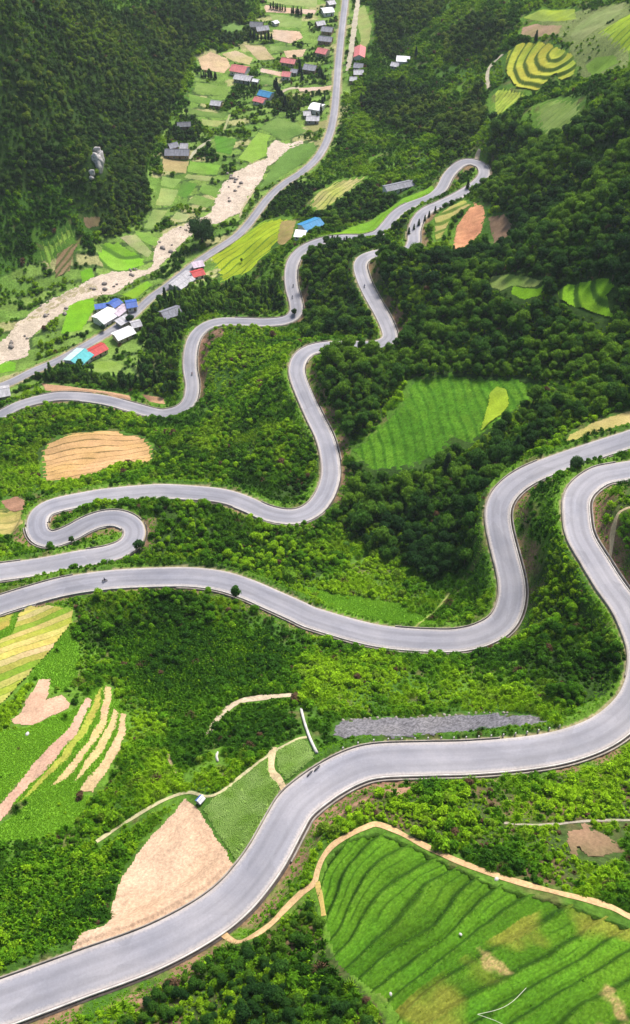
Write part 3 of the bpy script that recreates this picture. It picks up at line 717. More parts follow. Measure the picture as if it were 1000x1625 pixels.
# ---------------------------------------------------------------- footpaths and tracks
PATHS = [
 ('dirt_track', [(340,1468),(352,1480),(375,1495),(400,1486),(430,1466),(455,1440),(480,1416),(498,1402),(504,1382),(512,1362),(530,1340),(560,1322),(585,1311),(597,1308),(620,1315),(660,1335),(700,1355),(740,1372),(790,1390),(840,1405),(890,1418),(940,1430),(975,1442),(1000,1455),(1060,1478)], 1.15, (.50,.33,.17)),
 ('dirt_track', [(503,1400),(508,1420),(512,1440),(514,1456)], .9, (.42,.31,.1)),
 ('footpath', [(433,1186),(431,1205),(432,1225),(444,1240),(452,1254)], 1.5, (.48,.37,.22)),
 ('footpath', [(487,1170),(470,1174),(430,1196),(390,1226),(352,1256),(328,1264),(305,1258),(286,1260),(250,1275),(200,1305),(150,1338)], .75, (.40,.36,.2)),
 ('footpath', [(330,1166),(342,1146),(362,1124),(385,1112),(410,1108),(435,1105),(466,1103)], 1.8, (.46,.37,.26)),
 ('footpath', [(800,1306),(840,1309),(880,1308),(920,1304),(960,1302),(1040,1302)], .6, (.32,.28,.22)),
 ('footpath', [(965,897),(970,870),(973,840),(980,818),(992,808),(1030,798)], .9, (.42,.33,.2)),
 ('footpath', [(345,1195),(344,1202),(346,1209)], .5, (.5,.47,.4)),
 ('footpath', [(266,1196),(272,1212),(278,1228)], .7, (.36,.27,.15)),
 ('footpath', [(655,998),(690,970),(715,940)], .5, (.26,.29,.08)),
 ('footpath', [(757,253),(758,245),(762,236)], 2.4, (.4,.33,.25)),
 ('footpath', [(776,140),(773,125),(776,108),(786,97),(798,86)], 2.2, (.42,.37,.27)),
 ('farm_track', [(300,252),(312,238),(325,228),(334,222)], 2.2, (.36,.35,.24)),
 ('farm_track', [(437,153),(455,142),(475,139)], 2.6, (.42,.36,.26)),
 ('farm_track', [(553,112),(556,90),(560,60),(564,30),(568,0),(570,-20)], 4.0, (.42,.37,.28)),
 ('farm_track', [(236,482),(262,462),(290,440)], 1.6, (.3,.3,.2)),
 ('farm_track', [(365,182),(360,195),(355,208)], 1.5, (.3,.31,.15)),
 ('farm_track', [(405,300),(385,330),(382,345)], 1.4, (.38,.33,.2)),
]
def ribbon(nm, px, w, col, off=0.16):
    c, _ = catmull(px, 5); p = P(c[:, 0], c[:, 1])
    L = np.concatenate([[0], np.cumsum(np.linalg.norm(np.diff(p[:, :2], axis=0), axis=1))])
    l = np.arange(0, L[-1], 0.5)
    x, y = np.interp(l, L, p[:, 0]), np.interp(l, L, p[:, 1])
    t = np.stack([np.gradient(x), np.gradient(y)], -1); t /= np.linalg.norm(t, axis=1)[:, None] + 1e-9
    ww = w * (0.8 + 0.55 * vnoise(l, l * 0, 4, 5))
    cols = []; V = []
    for s_ in (-.5, -.25, 0, .25, .5):
        xx, yy = x - t[:, 1] * ww * s_, y + t[:, 0] * ww * s_
        V.append(np.stack([xx, yy, ground(xx, yy) + off - abs(s_) * .1 + CAMZ], -1))
        cols.append(mix(col, np.array(col) * .75, fbm(xx, yy, 2.5, 3, 3)))
    n = len(l)
    V = np.concatenate(V); C = np.concatenate(cols)
    F = [(b * n + i, (b + 1) * n + i, (b + 1) * n + i + 1, b * n + i + 1) for b in range(4) for i in range(n - 1)]
    me = mesh_np(nm, V, np.array(F), M_FIELD, True); set_col(me, C)
    tag(link(bpy.data.objects.new(nm, me)), kind='structure')
    return x, y
PATH_PTS = []
for a in PATHS:
    x, y = ribbon(*a); PATH_PTS.append(np.stack([x, y, np.full(len(x), a[2])], -1))
PATH_PTS = np.concatenate(PATH_PTS)
OPEN = FIELD_MASK > 0                              # ground that people keep open
_w = PATH_PTS[PATH_PTS[:, 2] >= .7]
_fj, _fi = grid_pos(_w[:, 0], _w[:, 1]); OPEN[np.round(_fj).astype(int), np.round(_fi).astype(int)] = True
# ---------------------------------------------------------------- woods, shrubs and the ground itself
WOODS = [  # outline in photo pixels, crown scale, (dark tint, light tint), name of the place
 ([(540,740),(620,720),(700,705),(760,662),(860,640),(1000,600),(1060,590),(1060,625),(1000,640),(900,680),(830,722),(778,768),(765,820),(742,900),(700,925),(600,885),(545,850),(520,800)], 1.0, 0, 'gully'),
 ([(500,600),(520,562),(640,548),(700,560),(860,570),(1000,540),(1060,530),(1060,605),(1000,605),(850,610),(700,595),(650,600),(600,660),(560,700),(540,680)], 1.0, 0, 'bend'),
 ([(480,405),(530,390),(600,380),(640,400),(600,408),(560,420),(570,470),(598,520),(598,540),(490,540),(475,525),(490,480),(480,440)], .9, 0, 'spur'),
 ([(600,410),(640,402),(720,405),(800,395),(860,410),(1000,400),(1060,395),(1060,540),(1000,560),(860,580),(700,575),(640,550),(622,500),(590,440)], 1.0, 0, 'slope'),
 ([(780,190),(830,200),(850,215),(900,218),(940,180),(1000,120),(1060,110),(1060,400),(860,400),(812,390),(800,340),(775,320),(772,280)], 1.05, 0, 'upper'),
 ([(220,800),(340,803),(430,835),(520,832),(560,880),(480,930),(380,905),(250,895),(205,890),(222,850)], .52, 1, 'bank'),
 ([(330,1520),(420,1488),(500,1425),(512,1500),(560,1562),(625,1650),(150,1680),(200,1620)], .5, 0, 'foreground'),
 ([(-150,-60),(400,-60),(390,0),(380,35),(345,50),(310,75),(292,130),(265,200),(232,260),(240,330),(190,375),(150,372),(120,330),(100,290),(-150,300)], .85, 2, 'mountain'),
 ([(585,-60),(720,-60),(700,20),(660,60),(630,100),(600,70)], .8, 2, 'hollow'),
 ([(700,60),(740,30),(800,20),(800,60),(775,100),(740,110),(705,100)], .8, 2, 'hollow'),
 ([(590,135),(640,125),(680,150),(720,175),(700,205),(650,215),(600,195),(570,170)], .8, 2, 'hollow'),
 ([(690,190),(760,140),(772,190),(740,235),(700,240)], .9, 2, 'hollow'),
 ([(250,700),(340,660),(400,650),(470,680),(505,700),(505,755),(470,795),(420,790),(380,770),(250,760),(240,715)], .5, 1, 'knoll'),
 ([(-60,690),(0,680),(70,648),(160,650),(230,672),(250,690),(200,680),(80,695),(60,740),(-60,745)], .55, 1, 'leftbank'),
 ([(222,510),(260,475),(330,455),(400,445),(448,430),(455,490),(350,495),(300,515),(285,560),(282,620),(240,632),(215,585),(240,560)], .8, 0, 'orchard'),
 ([(20,595),(100,580),(180,596),(250,600),(270,618),(240,622),(150,612),(60,604)], .8, 0, 'screen'),
 ([(470,345),(520,330),(560,305),(600,300),(630,320),(600,340),(540,360),(515,368),(500,352)], .8, 0, 'belt'),
 ([(120,962),(200,938),(360,938),(420,965),(400,990),(250,1000),(160,1030),(130,1010)], .5, 1, 'verge'),
 ([(850,890),(900,910),(950,985),(992,1060),(960,1105),(880,1128),(820,1060),(842,1000)], .55, 1, 'bowl'),
 ([(405,335),(440,310),(480,290),(500,310),(470,340),(445,342),(420,348)], .6, 0, 'roadside'),
 ([(280,195),(300,180),(320,195),(315,225),(280,225),(265,235),(262,215)], .7, 2, 'foot'),
 ([(430,150),(450,148),(478,158),(478,178),(440,178),(430,168)], .7, 2, 'village'),
 ([(355,28),(390,30),(402,62),(365,70),(325,72),(345,52)], .8, 2, 'hamlet'),
 ([(700,240),(735,235),(752,247),(735,250),(712,265),(700,285),(690,275)], .7, 0, 'hairpin'),
 ([(620,345),(650,335),(650,360),(648,385),(615,372),(608,365)], .6, 0, 'island'),
 ([(770,275),(800,280),(800,330),(770,320),(745,318),(752,300)], .8, 0, 'shoulder'),
]
LOWVEG = [  # smooth grass and low crops
 [(-60,1160),(0,1160),(50,1152),(112,1128),(140,1110),(120,1150),(80,1190),(40,1230),(0,1275),(-60,1300)],
 [(0,1310),(60,1260),(130,1262),(145,1262),(120,1310),(60,1330),(-40,1340),(-40,1320)],
 [(60,1050),(110,1000),(125,1020),(125,1070),(100,1100),(85,1090),(60,1075),(40,1090)],
 [(20,1275),(130,1262),(205,1160),(195,1120),(165,1080),(140,1100),(80,1190)],
 [(-40,1140),(0,1118),(60,1055),(115,990),(118,965),(40,958),(0,968),(-40,980)],
 [(205,575),(260,540),(280,570),(250,610),(205,595)],
 [(850,30),(1000,0),(1000,110),(920,120),(900,70)],
 [(480,930),(560,945),(640,960),(700,990),(600,990),(520,972)],
]
TREEW = np.zeros(GX.shape, np.int16)
for k, (px, sc, tk, nm) in enumerate(WOODS):
    TREEW[inpoly(GX, GY, world_poly(px))] = k + 1
LOWM = np.zeros(GX.shape, bool)
for px in LOWVEG: LOWM |= inpoly(GX, GY, world_poly(px))
VALLEY = (H1 < -336.3) & (GY > 380)
# uphill side cut banks
tR = np.gradient(R_MAIN[:, :2], axis=0); tR /= np.linalg.norm(tR, axis=1)[:, None]
nR = np.stack([-tR[:, 1], tR[:, 0]], -1) * SIDE[:, None]
up = ((GX - R_MAIN[I1, 0]) * nR[I1, 0] + (GY - R_MAIN[I1, 1]) * nR[I1, 1]) > 0
bank = up & (D1 < 8.5) & (D1 > 4)
g1 = fbm(GX, GY, 26, 11, 4); g2 = fbm(GX, GY, 5, 12, 3)
CG = mix((.045, .105, .014), (.085, .17, .018), sstep(.35, .65, g1))
CG = mix(CG, (.11, .085, .04), sstep(.60, .75, g2) * .6)
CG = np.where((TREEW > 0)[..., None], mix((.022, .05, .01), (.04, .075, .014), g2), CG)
CG = np.where(LOWM[..., None], mix((.085, .21, .012), (.13, .26, .018), g2), CG)
CG = np.where((LOWM & (GY > 380))[..., None], mix((.11, .15, .04), (.17, .20, .07), g2), CG)
# the valley floor is a patchwork of narrow plots with hedges between them
_pa = GX * .94 + GY * .34 + 5 * (vnoise(GX, GY, 30, 4) - .5); _pb = -GX * .34 + GY * .94 + 5 * (vnoise(GX, GY, 30, 6) - .5)
_ca, _cb = np.floor(_pa / 19 + .5 * (np.floor(_pb / 10) % 2)), np.floor(_pb / 10)
_h1, _h2 = vnoise(_ca * 7.3, _cb * 5.1, 1.0, 9), vnoise(_ca * 3.7, _cb * 9.2, 1.0, 15)
PLOT = mix(mix((.075, .15, .022), (.16, .24, .05), _h1), (.30, .27, .13), (_h2 > .72) * .75)
_fa, _fb = (_pa / 19 + .5 * (np.floor(_pb / 10) % 2)) % 1, (_pb / 10) % 1
HEDGE = ((np.minimum(_fa, 1 - _fa) < .06) | (np.minimum(_fb, 1 - _fb) < .13)) & (vnoise(GX, GY, 24, 19) > .42)
CG = np.where((VALLEY & (TREEW == 0))[..., None], mix(PLOT * .85, PLOT * 1.15, sstep(.3, .7, g2)), CG)
CG = np.where((VALLEY & HEDGE)[..., None], (.045, .08, .02), CG)
SCRUB = np.zeros(GX.shape, bool)
for px in ([(520,1270),(700,1238),(1000,1215),(1070,1200),(1070,1450),(1000,1435),(850,1398),(700,1345),(600,1300),(540,1310)], [(200,1610),(300,1540),(420,1490),(480,1440),(520,1500),(600,1600),(640,1660),(150,1680)], [(920,850),(965,905),(1000,940),(1040,930),(1040,770),(950,780),(930,820)]):
    SCRUB |= inpoly(GX, GY, world_poly(px))
CG = np.where(SCRUB[..., None], mix((.045, .075, .018), (.11, .075, .04), sstep(.46, .66, g2 * .7 + g1 * .3)), CG)
RAW = np.zeros(GX.shape, bool)                     # freshly cut banks
for px in ([(485,1310),(520,1264),(580,1238),(660,1232),(650,1258),(570,1275),(515,1318)], [(150,1605),(250,1560),(330,1515),(345,1500),(330,1535),(250,1590)], [(930,800),(945,830),(965,880),(985,925),(1000,935),(985,900),(960,850),(950,800)], [(310,545),(325,530),(352,520),(360,530),(335,545),(325,580),(315,590)]):
    RAW |= inpoly(GX, GY, world_poly(px))
CG = np.where(RAW[..., None], mix((.10, .065, .04), (.27, .155, .10), sstep(.35, .65, g2)), CG)
CG = np.where((bank)[..., None], mix(CG, (.19, .115, .07), sstep(.38, .6, g2 * .6 + g1 * .4) * .9), CG)
CG = np.where((HROAD < 4.7)[..., None], mix((.20, .20, .09), (.28, .22, .14), g2), CG)
HT = H1 - LOWER
nr, nc = GX.shape
ids = np.arange(nr * nc).reshape(nr, nc)
F = np.stack([ids[:-1, :-1], ids[:-1, 1:], ids[1:, 1:], ids[1:, :-1]], -1).reshape(-1, 4)
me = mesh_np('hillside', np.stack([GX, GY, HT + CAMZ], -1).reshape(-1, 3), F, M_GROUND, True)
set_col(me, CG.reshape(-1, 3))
tag(link(bpy.data.objects.new('hillside', me)), kind='structure')
# ---------------------------------------------------------------- roads with drain, lips and kerbs
def strip(nm, R, W, prof, mats, parent=None, sel=None, flip=None, kind=None, uvw=False):
    """sweep a cross-section [(share of the half width, metres to the left, height), ...] along the road"""
    t = np.gradient(R[:, :2], axis=0); t /= np.linalg.norm(t, axis=1)[:, None]
    nrm = np.stack([-t[:, 1], t[:, 0]], -1)
    sd_ = np.ones(len(R)) if flip is None else flip
    rows = []
    for a, b, h in prof:
        o_ = (a * W + b) * sd_
        rows.append(np.stack([R[:, 0] + nrm[:, 0] * o_, R[:, 1] + nrm[:, 1] * o_, R[:, 2] + h + CAMZ], -1))
    n = len(R); V = np.concatenate(rows)
    ok = np.ones(n - 1, bool) if sel is None else (sel[:-1] & sel[1:])
    ok &= sd_[:-1] == sd_[1:]
    i = np.arange(n - 1)[ok]
    F = np.concatenate([np.stack([b * n + i, (b + 1) * n + i, (b + 1) * n + i + 1, b * n + i + 1], -1) for b in range(len(prof) - 1)])
    me = mesh_np(nm, V, F, mats)
    if uvw:
        uv = me.uv_layers.new(name='UVMap')
        L = np.concatenate([[0], np.cumsum(np.linalg.norm(np.diff(R[:, :2], axis=0), axis=1))])
        VU = np.concatenate([np.stack([np.full(n, a + b / 3.5), L], -1) for a, b, _ in prof])
        uv.data.foreach_set('uv', VU[F.ravel()].astype(np.float32).ravel())
    o = link(bpy.data.objects.new(nm, me), parent)
    if kind: tag(o, kind=kind)
    return o
road = strip('mountain_road', R_MAIN, W_MAIN, [(-1, -.3, -.5), (-1, -.2, -.02), (-1, 0, 0), (-.5, 0, .05), (0, 0, .08), (.5, 0, .05), (1, 0, 0), (1, .2, -.02), (1, .3, -.5)], M_ROAD, kind='structure', uvw=True)
sg = SIDE
gl = fbm(L_MAIN, L_MAIN * 0, 60, 31, 2)
strip('drain_lip', R_MAIN, W_MAIN, [(1, .30, -.5), (1, .30, .10), (1, .58, .10), (1, .58, -.5)], M_CONC, road, gl > .2, sg)
strip('drain_channel', R_MAIN, W_MAIN, [(1, .58, -.36), (1, 1.15, -.36)], M_DITCH, road, None, sg)
strip('drain_wall', R_MAIN, W_MAIN, [(1, 1.15, -.6), (1, 1.15, .24), (1, 1.45, .24), (1, 1.45, -.6)], M_CONC_OLD, road, gl > .34, sg)
strip('kerb', R_MAIN, W_MAIN, [(-1, -.36, -.5), (-1, -.36, .30), (-1, -.58, .30), (-1, -.58, -.9)], M_CONC_OLD, road, fbm(L_MAIN, L_MAIN * 0, 45, 37, 2) > .46, sg)
vroad = strip('valley_road', R_VAL, W_VAL, [(-1, -.3, -.5), (-1, 0, 0), (0, 0, .07), (1, 0, 0), (1, .3, -.5)], M_ROAD, kind='structure', uvw=True)
strip('kerb', R_VAL, W_VAL, [(1, .3, -.4), (1, .3, .2), (1, .6, .2), (1, .6, -.5)], M_CONC_OLD, vroad, fbm(L_VAL, L_VAL * 0, 50, 33, 2) > .5)

def ribbon_at(u, v):
    """road sample nearest to a photo pixel"""
    uu, vv, _ = pix(R_MAIN[:, 0], R_MAIN[:, 1], R_MAIN[:, 2])
    return int(np.argmin((uu - u) ** 2 + (vv - v) ** 2))
# ---------------------------------------------------------------- buildings
SOLID = []
def roof_mat(nm, col, rust=0.25):
    m, nt, out = newmat(nm)
    tc = N(nt, 'ShaderNodeTexCoord')
    mp = N(nt, 'ShaderNodeMapping'); mp.inputs['Scale'].default_value = (2.2, .22, .22); nt.links.new(tc.outputs['Object'], mp.inputs[0])
    st = noise_node(nt, 1.0, 3, .6, mp.outputs[0]); bl = noise_node(nt, .5, 4, .6, tc.outputs['Object'])
    f1 = maprange(nt, st.outputs[0], .3, .7, 1 - rust, 1 + rust * .6); f2 = maprange(nt, bl.outputs[0], .3, .7, 1 - rust * .7, 1 + rust * .4)
    mm = N(nt, 'ShaderNodeMath', operation='MULTIPLY'); nt.links.new(f1, mm.inputs[0]); nt.links.new(f2, mm.inputs[1])
    rgb = N(nt, 'ShaderNodeRGB'); rgb.outputs[0].default_value = (*col, 1)
    p = N(nt, 'ShaderNodeBsdfPrincipled'); p.inputs['Roughness'].default_value = .55; p.inputs['Specular IOR Level'].default_value = .3
    nt.links.new(mul_col(nt, rgb.outputs[0], mm.outputs[0]), p.inputs['Base Color'])
    wv = N(nt, 'ShaderNodeTexWave'); wv.bands_direction = 'X'; wv.inputs['Scale'].default_value = 1.6; nt.links.new(tc.outputs['Object'], wv.inputs[0])
    bp = N(nt, 'ShaderNodeBump'); bp.inputs['Strength'].default_value = .5; bp.inputs['Distance'].default_value = .06
    nt.links.new(wv.outputs[1], bp.inputs['Height']); nt.links.new(bp.outputs[0], p.inputs['Normal']); nt.links.new(p.outputs[0], out.inputs[0]); return m
RM = {'red': roof_mat('red_sheet_roof', (.46, .045, .045)), 'pink': roof_mat('hazed_red_roof', (.48, .13, .13)), 'blue': roof_mat('blue_sheet_roof', (.025, .20, .40)), 'teal': roof_mat('teal_sheet_roof', (.06, .36, .38)),  # pink: red of the farther roofs with haze put into the colour
      'paleteal': roof_mat('pale_teal_sheet', (.45, .56, .56)), 'white': roof_mat('white_sheet_roof', (.66, .65, .67), .15), 'grey': roof_mat('grey_tile_roof', (.20, .20, .235), .4), 'light': roof_mat('weathered_light_roof', (.40, .385, .41), .35),
      'dark': roof_mat('dark_tile_roof', (.10, .105, .125), .45), 'lilac': roof_mat('lilac_sheet_roof', (.46, .37, .44), .3), 'deepblue': roof_mat('deep_blue_sheet', (.04, .10, .36))}
WALLS = {'white': plain('white_wall', (.60, .58, .55), .9, .8, .2), 'cream': plain('cream_wall', (.50, .40, .28), .9, .8, .25), 'mud': plain('earth_wall', (.27, .19, .12), .95, .8, .3), 'grey': plain('cement_wall', (.30, .29, .28), .95, .8, .3)}
M_GLASS = plain('window_glass', (.03, .04, .05), .15, 1, .1, .6); M_WOOD = plain('door_wood', (.12, .065, .035), .8, 3, .3); M_FRAME = plain('window_frame', (.42, .40, .37), .7, 2, .15)

def house(label, a, b, D, roof, wall='white', wh=3.0, rise=1.7, roof2=None, cat='house', name='house', shed=False, mini=False):
    A = P(a[0], a[1], wh)[0]; B = P(b[0], b[1], wh)[0]
    c = (A + B) / 2; d = B - A; L = max(1.5 if mini else 3.0, math.hypot(d[0], d[1])); rz = math.atan2(d[1], d[0])
    gz = float(np.mean(ground(np.array([c[0]]), np.array([c[1]]))))
    e = empty(name, (c[0], c[1], gz + CAMZ), rz)
    SOLID.append((c[0], c[1], max(L, D) * .5 + .6))
    tag(e, label, cat)
    l, w = L / 2, D / 2
    mb = MB(); z0 = -1.6
    if shed:
        mb.add([(-l, -w, z0), (l, -w, z0), (l, w, z0), (-l, w, z0), (-l, -w, wh), (l, -w, wh), (l, w, wh + rise * .5), (-l, w, wh + rise * .5)], [(0, 1, 5, 4), (1, 2, 6, 5), (2, 3, 7, 6), (3, 0, 4, 7), (4, 5, 6, 7)])
    else:
        mb.add([(-l, -w, z0), (l, -w, z0), (l, w, z0), (-l, w, z0), (-l, -w, wh), (l, -w, wh), (l, w, wh), (-l, w, wh), (-l, 0, wh + rise), (l, 0, wh + rise)],
               [(0, 1, 5, 4), (2, 3, 7, 6), (1, 2, 6, 9, 5), (3, 0, 4, 8, 7)])
    mb.build('wall', WALLS[wall], e)
    o = .12 if mini else .55; th = .05 if mini else .14
    def slab(s):
        y1 = s * (w + o); z1 = wh - rise * o / w
        m_ = MB(); m_.add([(-l - o, 0, wh + rise + .03), (l + o, 0, wh + rise + .03), (l + o, y1, z1 + .03), (-l - o, y1, z1 + .03),
                           (-l - o, 0, wh + rise + .03 + th), (l + o, 0, wh + rise + .03 + th), (l + o, y1, z1 + .03 + th), (-l - o, y1, z1 + .03 + th)],
                          [(0, 1, 2, 3), (7, 6, 5, 4), (1, 5, 6, 2), (3, 2, 6, 7), (0, 3, 7, 4)]); return m_
    if shed:
        zz = lambda y: wh + rise * .5 * (y + w) / D + .04
        m_ = MB(); y0, y1 = -w - o, w + o
        m_.add([(-l - o, y0, zz(y0)), (l + o, y0, zz(y0)), (l + o, y1, zz(y1)), (-l - o, y1, zz(y1)), (-l - o, y0, zz(y0) + th), (l + o, y0, zz(y0) + th), (l + o, y1, zz(y1) + th), (-l - o, y1, zz(y1) + th)],
               [(3, 2, 1, 0), (4, 5, 6, 7), (0, 1, 5, 4), (1, 2, 6, 5), (2, 3, 7, 6), (3, 0, 4, 7)])
        m_.build('roof', RM[roof], e)
    else:
        ro = slab(-1).build('roof', RM[roof], e); slab(1).build('roof', RM[roof2 or roof], e)
        MB().box((0, 0, wh + rise + .2), (L + 2 * o + .04, .4, .12)).build('ridge', RM[roof], ro)
    # door and windows on the two long sides
    for s in (() if mini else (-1, 1)):
        n = max(2, int(L / 3.2)); dk = n // 2 if s == -1 else -1
        top = wh if not (shed and s == 1) else wh
        for i in range(n):
            x = -l + (i + .5) * L / n
            if i == dk:
                MB().box((x, s * (w + .03), 1.0), (1.1, .08, 2.05)).build('door', M_WOOD, e)
            else:
                wd = MB().box((x, s * (w + .03), 1.55), (1.15, .08, 1.15)).build('window', M_FRAME, e)
                MB().box((x, s * (w + .075), 1.55), (.95, .03, .95)).build('pane', M_GLASS, wd)
    return e

house('largest red roofed house among the tan terraces in the village', (369,107), (392,111), 11, 'pink', 'white', 3.4, 2.2)
house('weathered light grey roof directly in front of the largest red roof', (374,121), (399,125), 8, 'light', 'grey', 2.8, 1.6)
house('tiny white roofed shed right of the largest red house', (402,127), (410,128), 4, 'white', 'grey', 2.2, .8, cat='shed', name='shed')
house('blue roofed house behind a small red roof in the village', (413,147), (431,151), 8, 'blue', 'white', 3.2, 1.8)
house('small red roofed house in front of the blue roof', (405,157), (420,160), 6.5, 'pink', 'white', 2.6, 1.3)
house('lone hut with whitish roof in the valley fields', (336,162), (351,165), 7, 'light', 'mud', 2.6, 1.6, cat='hut', name='hut')
house('long old grey tiled house beside the yellow plot', (263,239), (300,243), 8, 'grey', 'mud', 3, 2.2)
house('small grey house behind the long tiled one, left of two', (268,231), (281,230), 6, 'grey', 'mud', 2.7, 1.6)
house('small pale grey house behind the long tiled one, right of two', (287,231), (298,232), 6, 'light', 'mud', 2.7, 1.6)
house('low dark roofed hut under the mountain foot trees', (282,196), (302,198), 6, 'dark', 'mud', 2.5, 1.5, cat='hut', name='hut')
house('white roofed farmhouse beside the valley road', (494,168), (511,170), 10, 'white', 'white', 3.6, 1.2)
house('small grey outbuilding left of the white farmhouse', (482,180), (492,179), 6, 'light', 'grey', 2.5, 1.2, cat='outbuilding', name='outbuilding')
house('light grey outbuilding in front of the white farmhouse', (487,188), (506,187), 7, 'light', 'grey', 2.7, 1.4, cat='outbuilding', name='outbuilding')
house('pinkish red roof above the tan plot near the village centre', (448,95), (469,98), 8, 'pink', 'cream', 3, 1.7)
house('small square red roof at the end of the sandy lane', (449,117), (461,118), 8, 'pink', 'white', 3.2, 1.6)
house('grey annex right of the small square red roof', (463,112), (472,113), 6, 'grey', 'grey', 2.6, 1.2, cat='outbuilding', name='outbuilding')
house('grey tiled house standing alone left of the valley road', (484,106), (502,108), 9, 'grey', 'mud', 3, 2)
house('red roofed house close beside the valley road', (505,80), (520,82), 9, 'pink', 'cream', 3.3, 1.9)
house('grey house just above the roadside red roof', (507,61), (527,62), 8, 'grey', 'mud', 3, 1.9)
house('second grey house above the roadside red roof', (512,46), (528,47), 8, 'grey', 'mud', 3, 1.9)
house('grey house with pale roof left of the road cluster', (502,38), (514,36), 7, 'light', 'mud', 2.8, 1.7)
house('white roofed house at the top of the road cluster', (512,17), (528,15), 10, 'white', 'white', 3.2, 1.2)
house('grey roof beside the white one at the top of the road', (520,5), (530,3), 8, 'light', 'grey', 3, 1.4)
house('narrow red roofed house right of the valley road', (570,90), (572,74), 8, 'pink', 'white', 3.2, 1.8)
house('grey roofed house below the narrow red one', (563,105), (576,103), 7, 'grey', 'grey', 3, 1.7)
house('pale grey roofed house at the lower end of the right hand group', (562,117), (576,113), 7, 'light', 'mud', 2.8, 1.6)
house('lowest grey hut of the right hand roadside group', (556,126), (566,124), 6, 'light', 'mud', 2.5, 1.3, cat='hut', name='hut')
house('dark tiled farmhouse among trees on the far left edge of the village', (398,38), (417,40), 9, 'dark', 'mud', 3, 2.1)
house('grey tiled house just in front of the dark farmhouse', (407,46), (425,44), 8, 'grey', 'mud', 2.8, 1.8)
house('little white shed right of the dark farmhouse', (434,36), (440,34), 5, 'white', 'white', 2.3, .8, cat='shed', name='shed')
house('white roofed house alone on the wooded right slope', (630,97), (650,89), 9, 'white', 'white', 3.2, 1.3)
house('grey annex at the lower end of the lone white roofed house', (622,104), (633,101), 6, 'light', 'grey', 2.6, 1.3, cat='outbuilding', name='outbuilding')
house('long narrow grey shed above the bright grass strip', (611,305), (654,285), 6.5, 'grey', 'white', 2.8, 1.4, cat='shed', name='long_shed')
house('bright blue roofed house beside the yellow green terraces', (480,362), (507,350), 9, 'blue', 'white', 3.2, 1.6)
house('white canopy in front of the bright blue roof', (469,374), (484,369), 6, 'white', 'white', 2.5, .8, cat='canopy', name='canopy', shed=True)
house('small red roofed house at the bend of the lower valley road', (305,436), (322,430), 6, 'red', 'white', 2.8, 1.3)
house('lilac sheet canopy behind the small red roof by the road', (307,422), (322,417), 5, 'lilac', 'grey', 2.6, .6, cat='canopy', name='canopy', shed=True)
house('long grey sheet roof along the lower valley road, upper of two', (272,453), (299,432), 4.5, 'light', 'grey', 2.6, .9, cat='shed', name='roadside_shed')
house('long grey sheet roof along the lower valley road, lower of two', (283,456), (304,441), 4.5, 'light', 'grey', 2.4, .9, cat='shed', name='roadside_shed')
house('large white roofed hall beside the vivid green paddy', (156,508), (180,493), 10, 'white', 'white', 3.8, 1.4, cat='hall', name='hall')
house('deep blue canopy behind the large white hall', (152,488), (172,484), 3.5, 'deepblue', 'white', 2.8, .5, cat='canopy', name='canopy', shed=True)
house('deep blue roof at the back corner of the white hall', (176,485), (188,477), 6, 'deepblue', 'white', 3, 1)
house('blue roofed building half hidden behind dark trees', (201,484), (216,481), 7, 'deepblue', 'white', 3, 1)
house('lilac roof between the white hall and the blue roof', (183,499), (200,485), 5, 'lilac', 'white', 2.8, .8)
house('grey flat roof across the yard from the white hall', (188,513), (205,503), 5, 'light', 'grey', 2.6, .7, shed=True)
house('white sheet roofed house above the red roof', (183,535), (209,522), 7.5, 'white', 'cream', 2.9, 1.3)
house('bright red roofed house next to the teal roof', (141,561), (165,549), 7, 'red', 'cream', 2.9, 1.5)
house('teal roofed house at the end of the roadside row', (114,575), (135,559), 11, 'teal', 'white', 3.1, 1.8, roof2='paleteal')
house('grey roofed house hidden in the grove above the road', (258,504), (284,488), 8, 'grey', 'mud', 3, 2)
house('small grey roof behind the white sheet roofed house', (209,516), (222,511), 6, 'light', 'grey', 2.6, 1.2)
house('grey blue roof cut by the left picture edge', (-6,624), (14,618), 8, 'light', 'grey', 3, 1.6)
house('tiny field hut with white and dark blue sheets above the ploughed field', (315,1272), (321,1265), 1.3, 'white', 'grey', 1.2, .4, roof2='deepblue', cat='hut', name='field_hut', mini=True)

# ---------------------------------------------------------------- walls, stones, rocks, poles
def rock_mesh(nm, seed, mat, sub=2, rough=.28):
    r_ = np.random.default_rng(seed); V, F = blob((0, 0, 0), (1, 1, 1), r_, sub)
    n = r_.normal(size=(9, 3)); n /= np.linalg.norm(n, axis=1)[:, None]
    for k in range(9):      # chop flat faces
        dd = V @ n[k]; lim_ = .62 + .2 * r_.random(); V = V - np.clip(dd - lim_, 0, None)[:, None] * n[k]
    return mesh_np(nm, V, F, mat)
ROCKS = [rock_mesh('boulder', s, M_STONE) for s in range(4)]
PALE = [rock_mesh('pale_stone', s + 10, M_CONC) for s in range(3)]
RUBBLE = [rock_mesh('rubble_stone', s + 20, M_CONC_OLD) for s in range(3)]
CLIFF = [rock_mesh('cliff', s + 30, M_ROCK, 3) for s in range(2)]
def rock(nm, meshes, k, p, s, rz, label, cat, group=None, sink=.3):
    o = bpy.data.objects.new(nm, meshes[k % len(meshes)]); link(o)
    o.location = W3(p, s[2] * (1 - sink) * .6); o.scale = s; o.rotation_euler = (0, 0, rz); tag(o, label, cat, group); return o
k = 0
